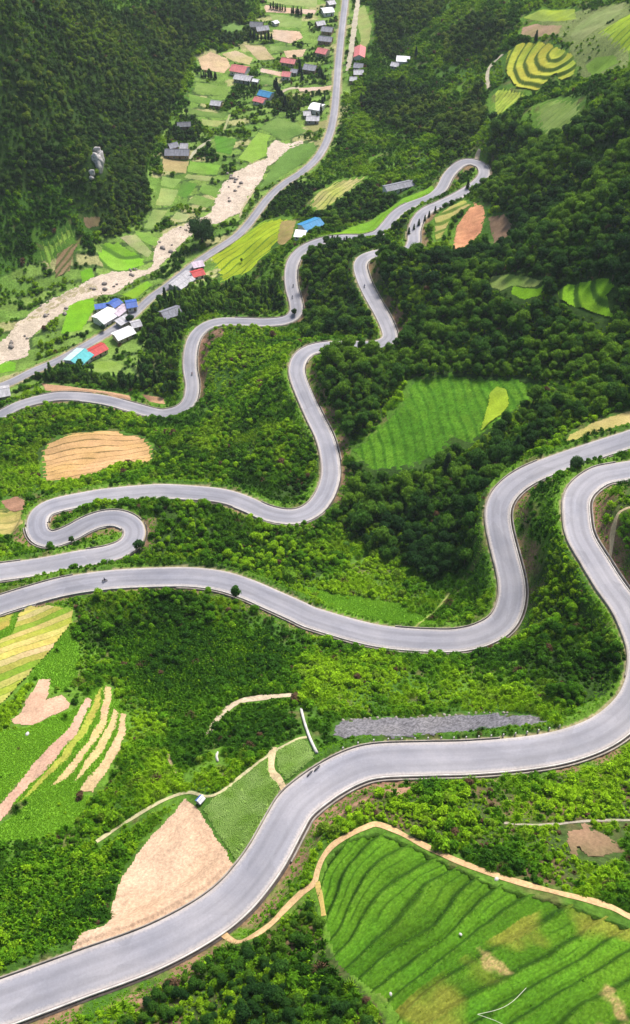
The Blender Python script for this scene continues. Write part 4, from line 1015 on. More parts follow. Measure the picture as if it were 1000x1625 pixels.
for (a, b, n, ru, rv, pl) in [(378, 300, 9, 16, 22, 'in the wide middle reach of the riverbed'), (365, 282, 6, 10, 8, 'at the upper bend of the riverbed'), (300, 362, 4, 14, 6, 'in the riverbed beside the huge round tree'), (262, 392, 6, 12, 14, 'in the riverbed just below the huge round tree'),
        (222, 432, 6, 16, 6, 'in the narrow riverbed by the bright green plot'), (165, 455, 6, 22, 8, 'in the riverbed above the white hall'), (80, 492, 6, 26, 12, 'in the lower riverbed left of the paddy'), (30, 540, 6, 16, 16, 'in the riverbed near the left picture edge')]:
    us = sorted(a + random.uniform(-ru, ru) for _ in range(n))
    for i in range(n):
        p = P(us[i], b + random.uniform(-rv, rv))[0]; s = random.uniform(.7, 1.7)
        rock('boulder', ROCKS, k, p, (s, s * random.uniform(.7, 1.2), s * .8), random.uniform(0, 6), f'{ordinal(i)} dark boulder from the left {pl}', 'boulder', 'boulders in the riverbed'); k += 1
def outcrop(spots, label):
    """one outcrop of several fused limestone blocks"""
    Vs = []; Fs = []; b_ = 0; c0 = P(*spots[0][:2])[0]
    for n_, (a, b, sx, sy, sz) in enumerate(spots):
        V, F = blob((0, 0, 0), (1, 1, 1), np.random.default_rng(60 + n_), 3); r_ = np.random.default_rng(90 + n_)
        nn = r_.normal(size=(14, 3)); nn /= np.linalg.norm(nn, axis=1)[:, None]
        for q_ in nn: V = V - np.clip(V @ q_ - .55 - .2 * r_.random(), 0, None)[:, None] * q_
        p_ = P(a, b)[0]; V = V * np.array((sx, sy, sz)) + (p_ - c0) + np.array((0, 0, sz * .15)); Vs.append(V); Fs.append(F + b_); b_ += len(V)
        SOLID.append((p_[0], p_[1], max(sx, sy) * .8))
    o = link(bpy.data.objects.new('rock_outcrop', mesh_np('rock_outcrop', np.concatenate(Vs), np.concatenate(Fs), M_ROCK))); o.location = W3(c0); tag(o, label, 'rock')
outcrop([(157, 250, 3.4, 3.4, 8), (156, 259, 4.0, 3.4, 8), (161, 256, 3.0, 3.4, 7.5), (157, 268, 3.4, 3.0, 6.5), (160, 264, 3, 3, 6)], 'tall pale limestone outcrop on the forested mountainside')
outcrop([(147, 276, 2.4, 2.2, 3.2), (146, 283, 1.6, 1.6, 2)], 'small pale rock just left of the tall limestone outcrop')
for (a, b, s, lb) in [(620, 1578, .36, 'pale stone at the lower left corner of the rice terraces'), (731, 1483, .32, 'pale stone on a terrace step in the middle of the rice'), (788, 1396, .5, 'pale stone block just below the dirt track'), (44, 1165, .75, 'straw coloured boulder alone on the smooth grass slope')]:
    rock('stone', PALE, k, P(a, b)[0], (s, s * .8, s * .6), k, lb, 'stone'); k += 1
for i in range(26):
    a = 545 + i * 10.5 + random.uniform(-3, 3); b = 1143 - (a - 545) / 255 * 12 + random.uniform(-1.5, 1.5)
    s = random.uniform(.2, .45); rock('stone', RUBBLE, i, P(a, b)[0], (s * 1.3, s, s * .8), random.uniform(0, 6), f'{ordinal(i)} pale rubble stone from the left along the back of the gravel bench', 'stone', 'stones along the gravel bench')
# low concrete wall running down from the road
def low_wall(nm, px, w, h, mat, label, cat):
    c, _ = catmull(px, 6); q_ = P(c[:, 0], c[:, 1]); V = []; n = len(q_)
    t = np.gradient(q_[:, :2], axis=0); t /= np.linalg.norm(t, axis=1)[:, None]
    prof = [(-w / 2, -.5), (-w / 2, h), (w / 2, h), (w / 2, -.5)]
    V = np.concatenate([np.stack([q_[:, 0] - t[:, 1] * a, q_[:, 1] + t[:, 0] * a, ground(q_[:, 0], q_[:, 1]) + b + CAMZ], -1) for a, b in prof])
    F = [(b * n + i, b * n + i + 1, (b + 1) * n + i + 1, (b + 1) * n + i) for b in range(3) for i in range(n - 1)]
    F += [(0, n, 2 * n, 3 * n), (n - 1, 4 * n - 1, 3 * n - 1, 2 * n - 1)]
    for p_ in q_: SOLID.append((p_[0], p_[1], w * .5 + .3)); SOLID.append((p_[0], p_[1] - 1.0, w * .5 + .5))
    o = link(bpy.data.objects.new(nm, mesh_np(nm, V, np.array(F), mat))); tag(o, label, cat); return o
low_wall('retaining_wall', [(478,1126),(482,1143),(488,1162),(495,1180),(503,1196)], .55, .75, M_CONC, 'pale concrete wall running down beside the small vegetable field', 'wall')
low_wall('concrete_post_wall', [(346,1194),(344,1202),(346,1209)], .3, .5, M_CONC, 'short white upright slab alone in the bushes above the vegetable field', 'wall')
M_BAMBOO = plain('bamboo', (.52, .50, .40), .6, 2, .2)
for px, lb in (([(757,1612),(790,1604),(812,1592),(834,1570)], 'long bent pale bamboo pole lying on the lower rice terraces'), ([(757,1612),(785,1622),(805,1632)], 'short pale bamboo pole touching the bent one on the rice terraces')):
    c, _ = catmull(px, 8); q_ = P(c[:, 0], c[:, 1]); m_ = MB()
    for i in range(len(q_) - 1): m_.tube(W3(q_[i], .75), W3(q_[i + 1], .75), .04, .035, 6)
    tag(m_.build('bamboo_pole', M_BAMBOO), lb, 'pole')
# guard stones along the outer edge of the near road
gs_ = MB(); gs_.add([(-.16, -.16, -.4), (.16, -.16, -.4), (.16, .16, -.4), (-.16, .16, -.4), (-.13, -.13, .62), (.13, -.13, .62), (.13, .13, .62), (-.13, .13, .62)], [(0, 1, 5, 4), (1, 2, 6, 5), (2, 3, 7, 6), (3, 0, 4, 7), (4, 5, 6, 7)])
GSM = gs_.mesh('guard_post', M_CONC)
i0, i1 = ribbon_at(560, 1216), ribbon_at(915, 1178)
for i in range(i0, i1, 3):
    o = link(bpy.data.objects.new('guard_post', GSM)); q_ = R_MAIN[i] - np.array([*(nR[i] * 4.75), 0]); o.location = W3(q_, 0)
    o.rotation_euler = (0, 0, math.atan2(tR[i, 1], tR[i, 0])); tag(o, f'{ordinal((i - i0) // 3)} small white guard post from the left along the nearest road', 'guard post', 'guard posts along the nearest road')

# ---------------------------------------------------------------- motorbikes and riders
M_TYRE = plain('tyre', (.02, .02, .022), .85, 3, .2); M_DARKP = plain('dark_paint', (.025, .025, .035), .4, 2, .15, .5); M_METAL = plain('bare_metal', (.35, .35, .36), .4, 2, .15, .5, 0, .8); M_REDP = plain('red_paint', (.35, .03, .03), .4, 2, .15, .5)
M_CLOTH = [plain('dark_jacket', (.03, .03, .05), .95, 4, .3), plain('maroon_jacket', (.16, .03, .04), .95, 4, .3), plain('blue_jacket', (.04, .06, .16), .95, 4, .3)]
M_SKIN = plain('skin', (.42, .24, .16), .6, 4, .1); M_HELM = plain('helmet', (.07, .07, .08), .3, 3, .1, .5)
def motorbike(p, rz, paint, label):
    e = empty('motorbike', p, rz); tag(e, label, 'motorbike')
    for x in (-.62, .64):
        w_ = MB().torus((x, 0, .29), .23, .06).build('wheel', M_TYRE, e)
        h_ = MB()
        for k in range(6): h_.tube((x, 0, .29), (x + .21 * math.cos(k * 1.047), 0, .29 + .21 * math.sin(k * 1.047)), .014, .014, 4)
        h_.tube((x, -.06, .29), (x, .06, .29), .05, .05, 8).build('hub', M_METAL, w_)
    b = MB(); b.add([(-.55, -.09, .5), (-.1, -.12, .3), (.25, -.1, .32), (.42, -.06, .75), (.1, -.11, .66), (-.6, -.1, .68), (-.55, .09, .5), (-.1, .12, .3), (.25, .1, .32), (.42, .06, .75), (.1, .11, .66), (-.6, .1, .68)],
                    [(0, 1, 2, 3, 4, 5), (11, 10, 9, 8, 7, 6), (0, 6, 7, 1), (1, 7, 8, 2), (2, 8, 9, 3), (3, 9, 10, 4), (4, 10, 11, 5), (5, 11, 6, 0)]).build('body', paint, e)
    MB().box((-.22, 0, .74), (.72, .24, .1)).build('seat', M_DARKP, e)
    MB().tube((.64, -.08, .29), (.44, -.08, .86), .022, .022, 5).tube((.64, .08, .29), (.44, .08, .86), .022, .022, 5).build('fork', M_METAL, e)
    hb = MB().tube((.38, -.34, .98), (.44, 0, .92), .018, .018, 5).tube((.38, .34, .98), (.44, 0, .92), .018, .018, 5).build('handlebar', M_METAL, e)
    MB().tube((.46, 0, .74), (.58, 0, .74), .09, .07, 8).build('headlight', M_CONC, e)
    MB().tube((-.75, -.13, .34), (.0, -.14, .3), .045, .03, 6).build('exhaust', M_METAL, e)
    return e
def rider_mesh():
    """one continuous seated body grown round a skeleton"""
    J = {'pel': (-.15, 0, .86), 'wst': (-.12, 0, 1.05), 'chs': (-.02, 0, 1.27), 'nck': (.03, 0, 1.44), 'hed': (.06, 0, 1.56), 'top': (.06, 0, 1.68)}
    R_ = {'pel': .155, 'wst': .14, 'chs': .165, 'nck': .06, 'hed': .10, 'top': .085}
    E = [('pel', 'wst'), ('wst', 'chs'), ('chs', 'nck'), ('nck', 'hed'), ('hed', 'top')]
    for s, n in ((1, 'l'), (-1, 'r')):
        J.update({'sh' + n: (0, .19 * s, 1.36), 'el' + n: (.14, .30 * s, 1.14), 'wr' + n: (.34, .31 * s, 1.02), 'ha' + n: (.40, .30 * s, 1.0), 'hp' + n: (-.12, .10 * s, .84), 'kn' + n: (.25, .17 * s, .74), 'an' + n: (.08, .17 * s, .36), 'ft' + n: (.24, .18 * s, .30)})
        R_.update({'sh' + n: .075, 'el' + n: .052, 'wr' + n: .038, 'ha' + n: .042, 'hp' + n: .10, 'kn' + n: .07, 'an' + n: .048, 'ft' + n: .042})
        E += [('chs', 'sh' + n), ('sh' + n, 'el' + n), ('el' + n, 'wr' + n), ('wr' + n, 'ha' + n), ('pel', 'hp' + n), ('hp' + n, 'kn' + n), ('kn' + n, 'an' + n), ('an' + n, 'ft' + n)]
    ks = list(J); me = bpy.data.meshes.new('body_skeleton'); me.from_pydata([J[k_] for k_ in ks], [(ks.index(a), ks.index(b)) for a, b in E], [])
    o = bpy.data.objects.new('body_skeleton', me); COL.objects.link(o)
    md = o.modifiers.new('skin', 'SKIN'); sv = me.skin_vertices[0].data
    for i, k_ in enumerate(ks): sv[i].radius = (R_[k_], R_[k_]); sv[i].use_root = (k_ == 'pel')
    sb = o.modifiers.new('sub', 'SUBSURF'); sb.levels = sb.render_levels = 1
    dg = bpy.context.evaluated_depsgraph_get(); dg.update()
    out = bpy.data.meshes.new_from_object(o.evaluated_get(dg)); bpy.data.objects.remove(o)
    zc = [sum((out.vertices[v_].co.z for v_ in f.vertices)) / len(f.vertices) for f in out.polygons]
    for m_ in (M_CLOTH[0], M_SKIN): out.materials.append(m_)
    for f, z_ in zip(out.polygons, zc): f.material_index = 1 if z_ > 1.45 else 0; f.use_smooth = True
    return out
RIDER = rider_mesh()
HELM = MB(); v_, f_ = blob((.06, 0, 1.62), (.145, .135, .15), np.random.default_rng(1), 2); HELM.add(v_.tolist(), f_.tolist()); HELM = HELM.mesh('helmet', M_HELM, True)
def ride(a, b, off, label_b, label_p, cloth, paint, rev=1):
    i = ribbon_at(a, b); q_ = R_MAIN[i] + np.array([*(nR[i] * off), 0]); rz = math.atan2(tR[i, 1] * rev, tR[i, 0] * rev)
    motorbike(W3(q_, .06), rz, paint, label_b)
    me = RIDER.copy(); me.materials[0] = M_CLOTH[cloth]
    e = link(bpy.data.objects.new('person', me)); e.location = W3(q_, .06); e.rotation_euler = (0, 0, rz); tag(e, label_p, 'person')
    h = bpy.data.objects.new('helmet', HELM); link(h, e)
ride(167, 917, .6, 'dark motorbike riding along the long bend at the left', 'person in dark jacket riding along the long bend at the left', 0, M_DARKP)
ride(577, 458, -1, 'dark motorbike on the straight below the small wooded spur', 'person in blue jacket riding below the small wooded spur', 2, M_DARKP, -1)
ride(462, 455, 1, 'motorbike on the lower road leg, the farther of two', 'person in dark jacket on the lower road leg, the farther of two', 0, M_DARKP)
ride(467, 473, -1, 'motorbike on the lower road leg, the nearer of two', 'person in blue jacket on the lower road leg, the nearer of two', 2, M_DARKP)
ride(303, 594, .8, 'red motorbike on the lowest road loop', 'person in maroon jacket riding on the lowest road loop', 1, M_REDP)
for (a, b, lb) in ((489, 1232, 'dark parked motorbike by the field edge, lower left of two'), (499, 1222, 'dark parked motorbike by the field edge, upper right of two')):
    i = ribbon_at(a + 14, b + 10); q_ = P(a, b)[0]; off = np.array([q_[0] - R_MAIN[i, 0], q_[1] - R_MAIN[i, 1]]) @ nR[i]
    q_ = R_MAIN[i] + np.array([*(nR[i] * max(-3.3, off)), 0]); motorbike(W3(q_, .04), math.atan2(tR[i, 1], tR[i, 0]) + .15, M_DARKP, lb)
# ---------------------------------------------------------------- plants
def leaf_quads(rng, centers, radii, n, size, flat=0.75, up_bias=0.25, shell=(0.72, 1.08)):
    """n leaf clumps over the lobes; each is a folded quad"""
    C = np.array(centers); Rr = np.array(radii)
    w = (Rr ** 2).mean(1) if Rr.ndim > 1 else Rr ** 2
    k = rng.choice(len(C), n, p=w / w.sum())
    d = rng.normal(size=(n, 3)); d /= np.linalg.norm(d, axis=1)[:, None]
    d[:, 2] = np.where(d[:, 2] < -0.35, -d[:, 2], d[:, 2])
    rr = Rr[k] if Rr.ndim > 1 else Rr[k][:, None]
    p = C[k] + d * rr * rng.uniform(shell[0], shell[1], n)[:, None]
    nrm = d + rng.normal(size=(n, 3)) * 0.45; nrm[:, 2] += up_bias
    nrm /= np.linalg.norm(nrm, axis=1)[:, None]
    a = rng.normal(size=(n, 3)); a -= (a * nrm).sum(1)[:, None] * nrm; a /= np.linalg.norm(a, axis=1)[:, None]
    b = np.cross(nrm, a)
    s = size * rng.uniform(0.6, 1.35, n)[:, None]
    v0 = p - a * s * 0.5; v2 = p + a * s * 0.62 - nrm * s * .14
    v1 = p + b * s * 0.42 * flat + nrm * s * 0.1; v3 = p - b * s * 0.42 * flat + nrm * s * 0.1
    V = np.stack([v0, v1, v2, v3], 1).reshape(-1, 3)
    F = np.arange(n * 4).reshape(n, 4)
    return V, F

def crown_mesh(nm, rng, H_, R_, base, lobes, leaves, leaf, mat, core=0.8):
    """broad crown: several unequal lobes inside an egg of height H_-base, radius R_"""
    C = []; Rr = []
    hz = (H_ - base) / 2; zc = base + hz
    for i in range(lobes):
        a = rng.uniform(0, 2 * math.pi); q = math.sqrt(rng.uniform(0.05, 1)) * 0.62 * R_
        z = zc + rng.uniform(-.55, .62) * hz
        f = 1 - 0.45 * max(0, (z - zc) / hz)
        r = R_ * rng.uniform(.34, .56)
        C.append((q * math.cos(a) * f, q * math.sin(a) * f, z)); Rr.append((r, r, r * rng.uniform(.7, .95)))
    C.append((0, 0, zc + .15 * hz)); Rr.append((R_ * .6, R_ * .6, hz * .75))
    V, F = leaf_quads(rng, C, Rr, leaves, leaf)
    Vs = [V]; Ts = [np.concatenate([F[:, [0, 1, 2]], F[:, [0, 2, 3]]])]; b = len(V)
    for c, r in zip(C, Rr):
        v, f = blob(c, np.array(r) * core, rng, 1); Vs.append(v); Ts.append(f + b); b += len(v)
    return mesh_np(nm, np.concatenate(Vs), np.concatenate(Ts), mat)

def conifer_mesh(nm, rng, H_, R_, leaves, leaf, mat):
    n = leaves; t = rng.uniform(0.06, 1, n) ** 0.8
    lay = np.floor(t * 9) / 9 + rng.uniform(0, .07, n)
    a = rng.uniform(0, 2 * math.pi, n); r = R_ * (1 - lay) * rng.uniform(.45, 1.1, n) * (0.8 + 0.3 * np.sin(a * 3 + lay * 20)) + .08
    p = np.stack([r * np.cos(a), r * np.sin(a), H_ * (0.10 + 0.9 * lay) - r * .25], -1)
    out = np.stack([np.cos(a), np.sin(a), -0.35 + 0 * a], -1); side = np.stack([-np.sin(a), np.cos(a), 0 * a], -1)
    s = leaf * rng.uniform(.6, 1.3, n)[:, None]; upv = np.array([0, 0, 1.0])
    V = np.stack([p - out * s * .5, p + side * s * .38 + upv * .05, p + out * s * .7, p - side * s * .38 + upv * .05], 1).reshape(-1, 3)
    F = np.arange(n * 4).reshape(n, 4); T = np.concatenate([F[:, [0, 1, 2]], F[:, [0, 2, 3]]])
    m = 9; ring = np.array([(R_ * .5 * math.cos(2 * math.pi * i / m), R_ * .5 * math.sin(2 * math.pi * i / m), H_ * .12) for i in range(m)] + [(0, 0, H_ * .97)])
    T2 = np.array([(i, (i + 1) % m, m) for i in range(m)]) + len(V)
    return mesh_np(nm, np.concatenate([V, ring]), np.concatenate([T, T2]), mat)

def trunk_mesh(nm, rng, H_, r, spread, limbs=5):
    mb = MB(); p = Vector((0, 0, -0.6)); top = Vector((rng.uniform(-.2, .2), rng.uniform(-.2, .2), H_ * .45))
    mb.tube(p, top, r * 1.25, r * .75, 7)
    mb.tube(top, top + Vector((rng.uniform(-.3, .3), rng.uniform(-.3, .3), H_ * .32)), r * .72, r * .25, 6)
    for i in range(limbs):
        a = 2 * math.pi * i / limbs + rng.uniform(-.4, .4); z = H_ * rng.uniform(.26, .46)
        s = Vector((top.x * z / top.z, top.y * z / top.z, z))
        mb.tube(s, s + Vector((math.cos(a) * spread, math.sin(a) * spread, H_ * rng.uniform(.18, .34))), r * .5, r * .14, 5)
    return mb.mesh(nm, M_BARK)

rng = np.random.default_rng(11)
TREES = []      # (crown mesh, trunk mesh, height)
for i in range(6):
    H_ = rng.uniform(6.0, 8.2); R_ = rng.uniform(2.3, 3.1)
    TREES.append((crown_mesh('broadleaf_crown', rng, H_, R_, H_ * .24, 8 + i % 4, 820, .52, M_LEAF), trunk_mesh('trunk', rng, H_, .17, R_ * .55), H_))
for i in range(2):
    H_ = rng.uniform(8.5, 10); TREES.append((conifer_mesh('conifer_crown', rng, H_, 1.9, 620, .8, M_LEAF), trunk_mesh('trunk', rng, H_, .15, .8, 3), H_))
TREES.append((crown_mesh('great_crown', rng, 17.5, 9.2, 3.0, 16, 3200, .95, M_LEAF), trunk_mesh('trunk', rng, 17, .55, 5.5, 7), 17.5))
BUSHES = []
for i in range(6):
    H_ = rng.uniform(1.0, 1.5); R_ = rng.uniform(.75, 1.0)
    BUSHES.append(crown_mesh('shrub', rng, H_, R_, .0, 5, 210, .29, M_LEAF, .72))
def blade_tuft(nm, rng, n, h, r, w, droop, mat):
    Vs = []; 
    for i in range(n):
        a = rng.uniform(0, 2 * math.pi); q = rng.uniform(0, r * .35); hh = h * rng.uniform(.7, 1.15); rr = r * rng.uniform(.6, 1.1)
        o = np.array([math.cos(a), math.sin(a), 0]); s = np.array([-math.sin(a), math.cos(a), 0]) * w
        b0 = o * q; b1 = o * (q + rr * .45) + np.array([0, 0, hh]); b2 = o * (q + rr) + np.array([0, 0, hh * (1 - droop)])
        Vs += [b0 - s * .5, b0 + s * .5, b1 + s * .5, b1 - s * .5, b1 - s * .5, b1 + s * .5, b2 + s * .08, b2 - s * .08]
    V = np.array(Vs); F = np.arange(len(V)).reshape(-1, 4)
    return mesh_np(nm, V, F, mat)
FERNS = [blade_tuft('arching_shrub', rng, 54, 1.05, 1.15, .13, .45, M_GRASS) for _ in range(3)]
TUFTS = [blade_tuft('grass_tuft', rng, 18, .26, .42, .15, .3, M_GRASS) for _ in range(3)]
STAR = [blade_tuft('broad_leaved_plant', rng, 16, 1.3, 1.15, .34, .55, M_GRASS) for _ in range(3)]
VEG = [blade_tuft('vegetable', rng, 10, .22, .3, .2, .5, M_GRASS) for _ in range(2)]

def scatter(nm, pts, rz, scl, tint, idx, protos, label, cat):
    """one object of countless plants: points that carry their own turn, size and colour"""
    pc = bpy.data.collections.new(nm + '_kinds')
    for i, me in enumerate(protos):
        meshes = me if isinstance(me, (tuple, list)) else (me,)
        if len(meshes) > 1:
            bm = bmesh.new(); 
            for mi, m_ in enumerate(meshes):
                n0 = len(bm.faces); bm.from_mesh(m_); bm.faces.ensure_lookup_table()
                for f in bm.faces[n0:]: f.material_index = mi
            j = bpy.data.meshes.new(f'{nm}_kind'); bm.to_mesh(j); bm.free()
            for m_ in meshes: j.materials.append(m_.materials[0])
        else: j = meshes[0]
        pc.objects.link(bpy.data.objects.new(f'{nm}_kind_{i:02d}', j))
    me = bpy.data.meshes.new(nm); n = len(pts)
    me.vertices.add(n); me.vertices.foreach_set('co', np.asarray(pts, np.float32).ravel())
    for an, tp, arr in (('rz', 'FLOAT', rz), ('scl', 'FLOAT', scl), ('idx', 'INT', idx)):
        a = me.attributes.new(an, tp, 'POINT'); a.data.foreach_set('value', np.asarray(arr, np.int32 if tp == 'INT' else np.float32))
    a = me.attributes.new('tint', 'FLOAT_COLOR', 'POINT'); c = np.ones((n, 4), np.float32); c[:, :3] = tint; a.data.foreach_set('color', c.ravel())
    o = link(bpy.data.objects.new(nm, me)); tag(o, label, cat, kind='stuff')
    ng = bpy.data.node_groups.new(nm + '_scatter', 'GeometryNodeTree')
    ng.interface.new_socket('Geometry', in_out='INPUT', socket_type='NodeSocketGeometry'); ng.interface.new_socket('Geometry', in_out='OUTPUT', socket_type='NodeSocketGeometry')
    gi = ng.nodes.new('NodeGroupInput'); go = ng.nodes.new('NodeGroupOutput')
    ci = ng.nodes.new('GeometryNodeCollectionInfo'); ci.inputs['Collection'].default_value = pc
    ci.inputs['Separate Children'].default_value = True; ci.inputs['Reset Children'].default_value = True
    ip = ng.nodes.new('GeometryNodeInstanceOnPoints'); ip.inputs['Pick Instance'].default_value = True
    def na(nm_, tp):
        x = ng.nodes.new('GeometryNodeInputNamedAttribute'); x.data_type = tp; x.inputs[0].default_value = nm_; return x.outputs[0]
    cb = ng.nodes.new('ShaderNodeCombineXYZ'); er = ng.nodes.new('FunctionNodeEulerToRotation')
    ng.links.new(na('rz', 'FLOAT'), cb.inputs[2]); ng.links.new(cb.outputs[0], er.inputs[0]); ng.links.new(er.outputs[0], ip.inputs['Rotation'])
    ng.links.new(na('scl', 'FLOAT'), ip.inputs['Scale']); ng.links.new(na('idx', 'INT'), ip.inputs['Instance Index'])
    ng.links.new(gi.outputs[0], ip.inputs['Points']); ng.links.new(ci.outputs[0], ip.inputs['Instance']); ng.links.new(ip.outputs[0], go.inputs[0])
    md = o.modifiers.new('scatter', 'NODES'); md.node_group = ng
    return o

# ---- where things may grow
def near_mask(x, y):
    fj, fi = grid_pos(x, y); return np.round(fj).astype(int), np.round(fi).astype(int)
kdp = kdtree.KDTree(len(PATH_PTS))
for i, p in enumerate(PATH_PTS): kdp.insert((p[0], p[1], 0), i)
kdp.balance()
def off_paths(x, y, extra):
    ok = np.ones(len(x), bool)
    for k in range(len(x)):
        _, i, d = kdp.find((x[k], y[k], 0))
        if d < PATH_PTS[i, 2] * .5 + extra: ok[k] = False
    return ok
KEEP = []     # (x, y, radius) of houses and other solid things, filled by the builders above
try: KEEP = SOLID
except NameError: pass
def off_solid(x, y, extra=0.0):
    ok = np.ones(len(x), bool)
    for a, b, r in KEEP: ok &= (x - a) ** 2 + (y - b) ** 2 > (r + extra) ** 2
    return ok
def clear_view(x, y, z, reach):
    """True where nothing that people keep open (field, road) lies just behind, as seen from the camera's hillside"""
    r_ = np.hypot(x, y) + 1e-6; hit = np.zeros(len(x), bool); hitr = np.zeros(len(x), bool)
    for q_ in (.25, .5, .75, 1.0):
        j, i = near_mask(x + x / r_ * reach * q_, y + y / r_ * reach * q_)
        hit |= OPEN[j, i]
        j, i = near_mask(x + x / r_ * reach * q_ * .6, y + y / r_ * reach * q_ * .6); hitr |= HROAD[j, i] < 4.0
    u_, v_, _ = pix(x, y, ground(x, y)); free = np.zeros(len(x), bool)
    for a, b, c, d in ((555, 545, 612, 580), (600, 400, 652, 428), (525, 376, 612, 402), (640, 322, 705, 352), (95, 840, 165, 872), (395, 505, 450, 530), (0, 625, 140, 660)):
        free |= (u_ > a) & (u_ < c) & (v_ > b) & (v_ < d)
    for q_ in (.25, .5):          # nothing that would throw its shade across the roadway
        j, i = near_mask(x - math.sin(SUN_AZ) * reach * q_, y - math.cos(SUN_AZ) * reach * q_); hitr |= HROAD[j, i] < 4.0
    return ~hit & (~hitr | free)
def jitter_grid(s, x0, x1, y0, y1):
    X, Y = np.meshgrid(np.arange(x0, x1, s), np.arange(y0, y1, s))
    return (X + RNG.uniform(-.48, .48, X.shape) * s).ravel(), (Y + RNG.uniform(-.48, .48, X.shape) * s).ravel()
def in_view(x, y, z, mu=200, mv=120):
    u, v, d = pix(x, y, z); return (u > -mu) & (u < 1000 + mu) & (v > -mv) & (v < 1625 + mv)

TINTS = [  # dark, mid, light for woods; linear base colours
 ((.016, .052, .010), (.041, .113, .011), (.108, .215, .013)),
 ((.029, .096, .006), (.084, .222, .007), (.225, .395, .010)),
 ((.034, .080, .016), (.072, .138, .018), (.15, .22, .022)),
]
def tint_of(k, t):
    d, m, l = [np.array(c) for c in TINTS[k]]
    t = np.asarray(t)[:, None]
    return np.where(t < .5, d + (m - d) * t * 2, m + (l - m) * (t - .5) * 2)

# ---- trees of the woods
tx, ty, ts, tt, tw = [], [], [], [], []
for s, ymin, ymax in ((1.8, 0, 140), (2.7, 140, 420), (3.2, 420, 1150)):
    x, y = jitter_grid(s, -halfw(ymax), halfw(ymax), ymin, ymax)
    ok = np.abs(x) < halfw(y); x, y = x[ok], y[ok]
    z = ground(x, y); ok = in_view(x, y, z); x, y, z = x[ok], y[ok], z[ok]
    j, i = near_mask(x, y)
    w = TREEW[j, i]; d = HROAD[j, i]; f = FIELD_MASK[j, i]
    sc = np.array([0] + [q_[1] * .86 for q_ in WOODS])[w]
    # thin the grid where crowns are small or wide
    ok = (w > 0) & (f == 0) & (d > 5.9 + 1.6 * sc)
    dens = np.clip((s / (3.5 * sc + 1e-6)) ** 2, 0, 1)
    ok &= RNG.random(len(x)) < np.where(sc > 0, np.maximum(dens, .5), 0)
    nm_ = np.array([''] + [q_[3] for q_ in WOODS])[w]; ok &= fbm(x, y, 14, 61, 3) > np.where(np.isin(nm_, ['bank', 'knoll', 'verge', 'bowl', 'leftbank', 'foreground']), .45, np.where(np.isin(nm_, ['mountain', 'hollow']), .35, .27))
    x, y, w, sc = x[ok], y[ok], w[ok], sc[ok]
    ok = off_paths(x, y, 1.2) & off_solid(x, y, 1.5); x, y, w, sc = x[ok], y[ok], w[ok], sc[ok]
    ok = clear_view(x, y, None, sc * 9.5); x, y, w, sc = x[ok], y[ok], w[ok], sc[ok]
    tk = np.array([0] + [q_[2] for q_ in WOODS])[w]
    t = np.clip((fbm(x, y, 26, 63, 3) - .5) * 2.0 + .42 + RNG.normal(0, .24, len(x)), 0, 1)
    T = np.zeros((len(x), 3))
    for k in range(3): T[tk == k] = tint_of(k, t[tk == k])
    tx.append(x); ty.append(y); tt.append(T); tw.append(w)
    ts.append(sc * np.clip(RNG.lognormal(-.18, .3, len(x)), .4, 1.6))
tx, ty, ts, tt, tw = map(np.concatenate, (tx, ty, ts, tt, tw))
tz = ground(tx, ty)
tkind = RNG.integers(0, 6, len(tx)); con = RNG.random(len(tx)) < np.where(np.isin(tw, [k_ + 1 for k_, q_ in enumerate(WOODS) if q_[3] in ('orchard', 'screen', 'village')]), .4, .012); tkind[con] = RNG.integers(6, 8, con.sum())
u, v, dep = pix(tx, ty, tz)
vis = (u > 8) & (u < 992) & (v > 12) & (v < 1617)
size = np.where(vis, ts * 1000 / dep, 0)
order = np.argsort(-size)[:285]
print('trees', len(tx))
rest = np.ones(len(tx), bool); rest[order] = False
trz = RNG.uniform(0, 6.28, len(tx))
scatter('woodland', np.stack([tx, ty, tz + CAMZ - .15], -1)[rest], trz[rest], ts[rest], tt[rest], tkind[rest],
        [(a, b) for a, b, _ in TREES], 'dense green woods covering the valley slopes and the far mountain', 'woodland')
PLACE = {'gully': 'tree in the wooded gully', 'bend': 'tree above the sharp corner', 'spur': 'tree on the road spur',
 'slope': 'tree below the bright paddy', 'upper': 'tree in the upper right wood', 'bank': 'tree between stacked bends',
 'foreground': 'tree below the dirt track', 'mountain': 'tree on the forested mountain', 'hollow': 'tree on the slope facing the village',
 'knoll': 'tree inside the middle loop', 'leftbank': 'tree below the lowest road', 'orchard': 'tree behind the roadside houses', 'screen': 'tree beside the teal house',
 'belt': 'tree in the belt by the grass strip', 'verge': 'tree above the yellow terraces', 'bowl': 'tree inside the right bend'}
def tree_thing(nm, k, loc, s, rz, tint, label, group):
    e = empty(nm, loc, rz); e.scale = (s, s, s)
    c = bpy.data.objects.new('crown', TREES[k][0]); link(c, e); c['tint'] = tuple(float(q_) for q_ in tint)
    t = bpy.data.objects.new('trunk', TREES[k][1]); link(t, e)
    tag(e, label, 'tree', group); return e
lum = tt[:, 1]; qs = np.quantile(lum[order], (.33, .67)); cr = ts; qz = np.quantile(cr[order], (.33, .67))
done = {}
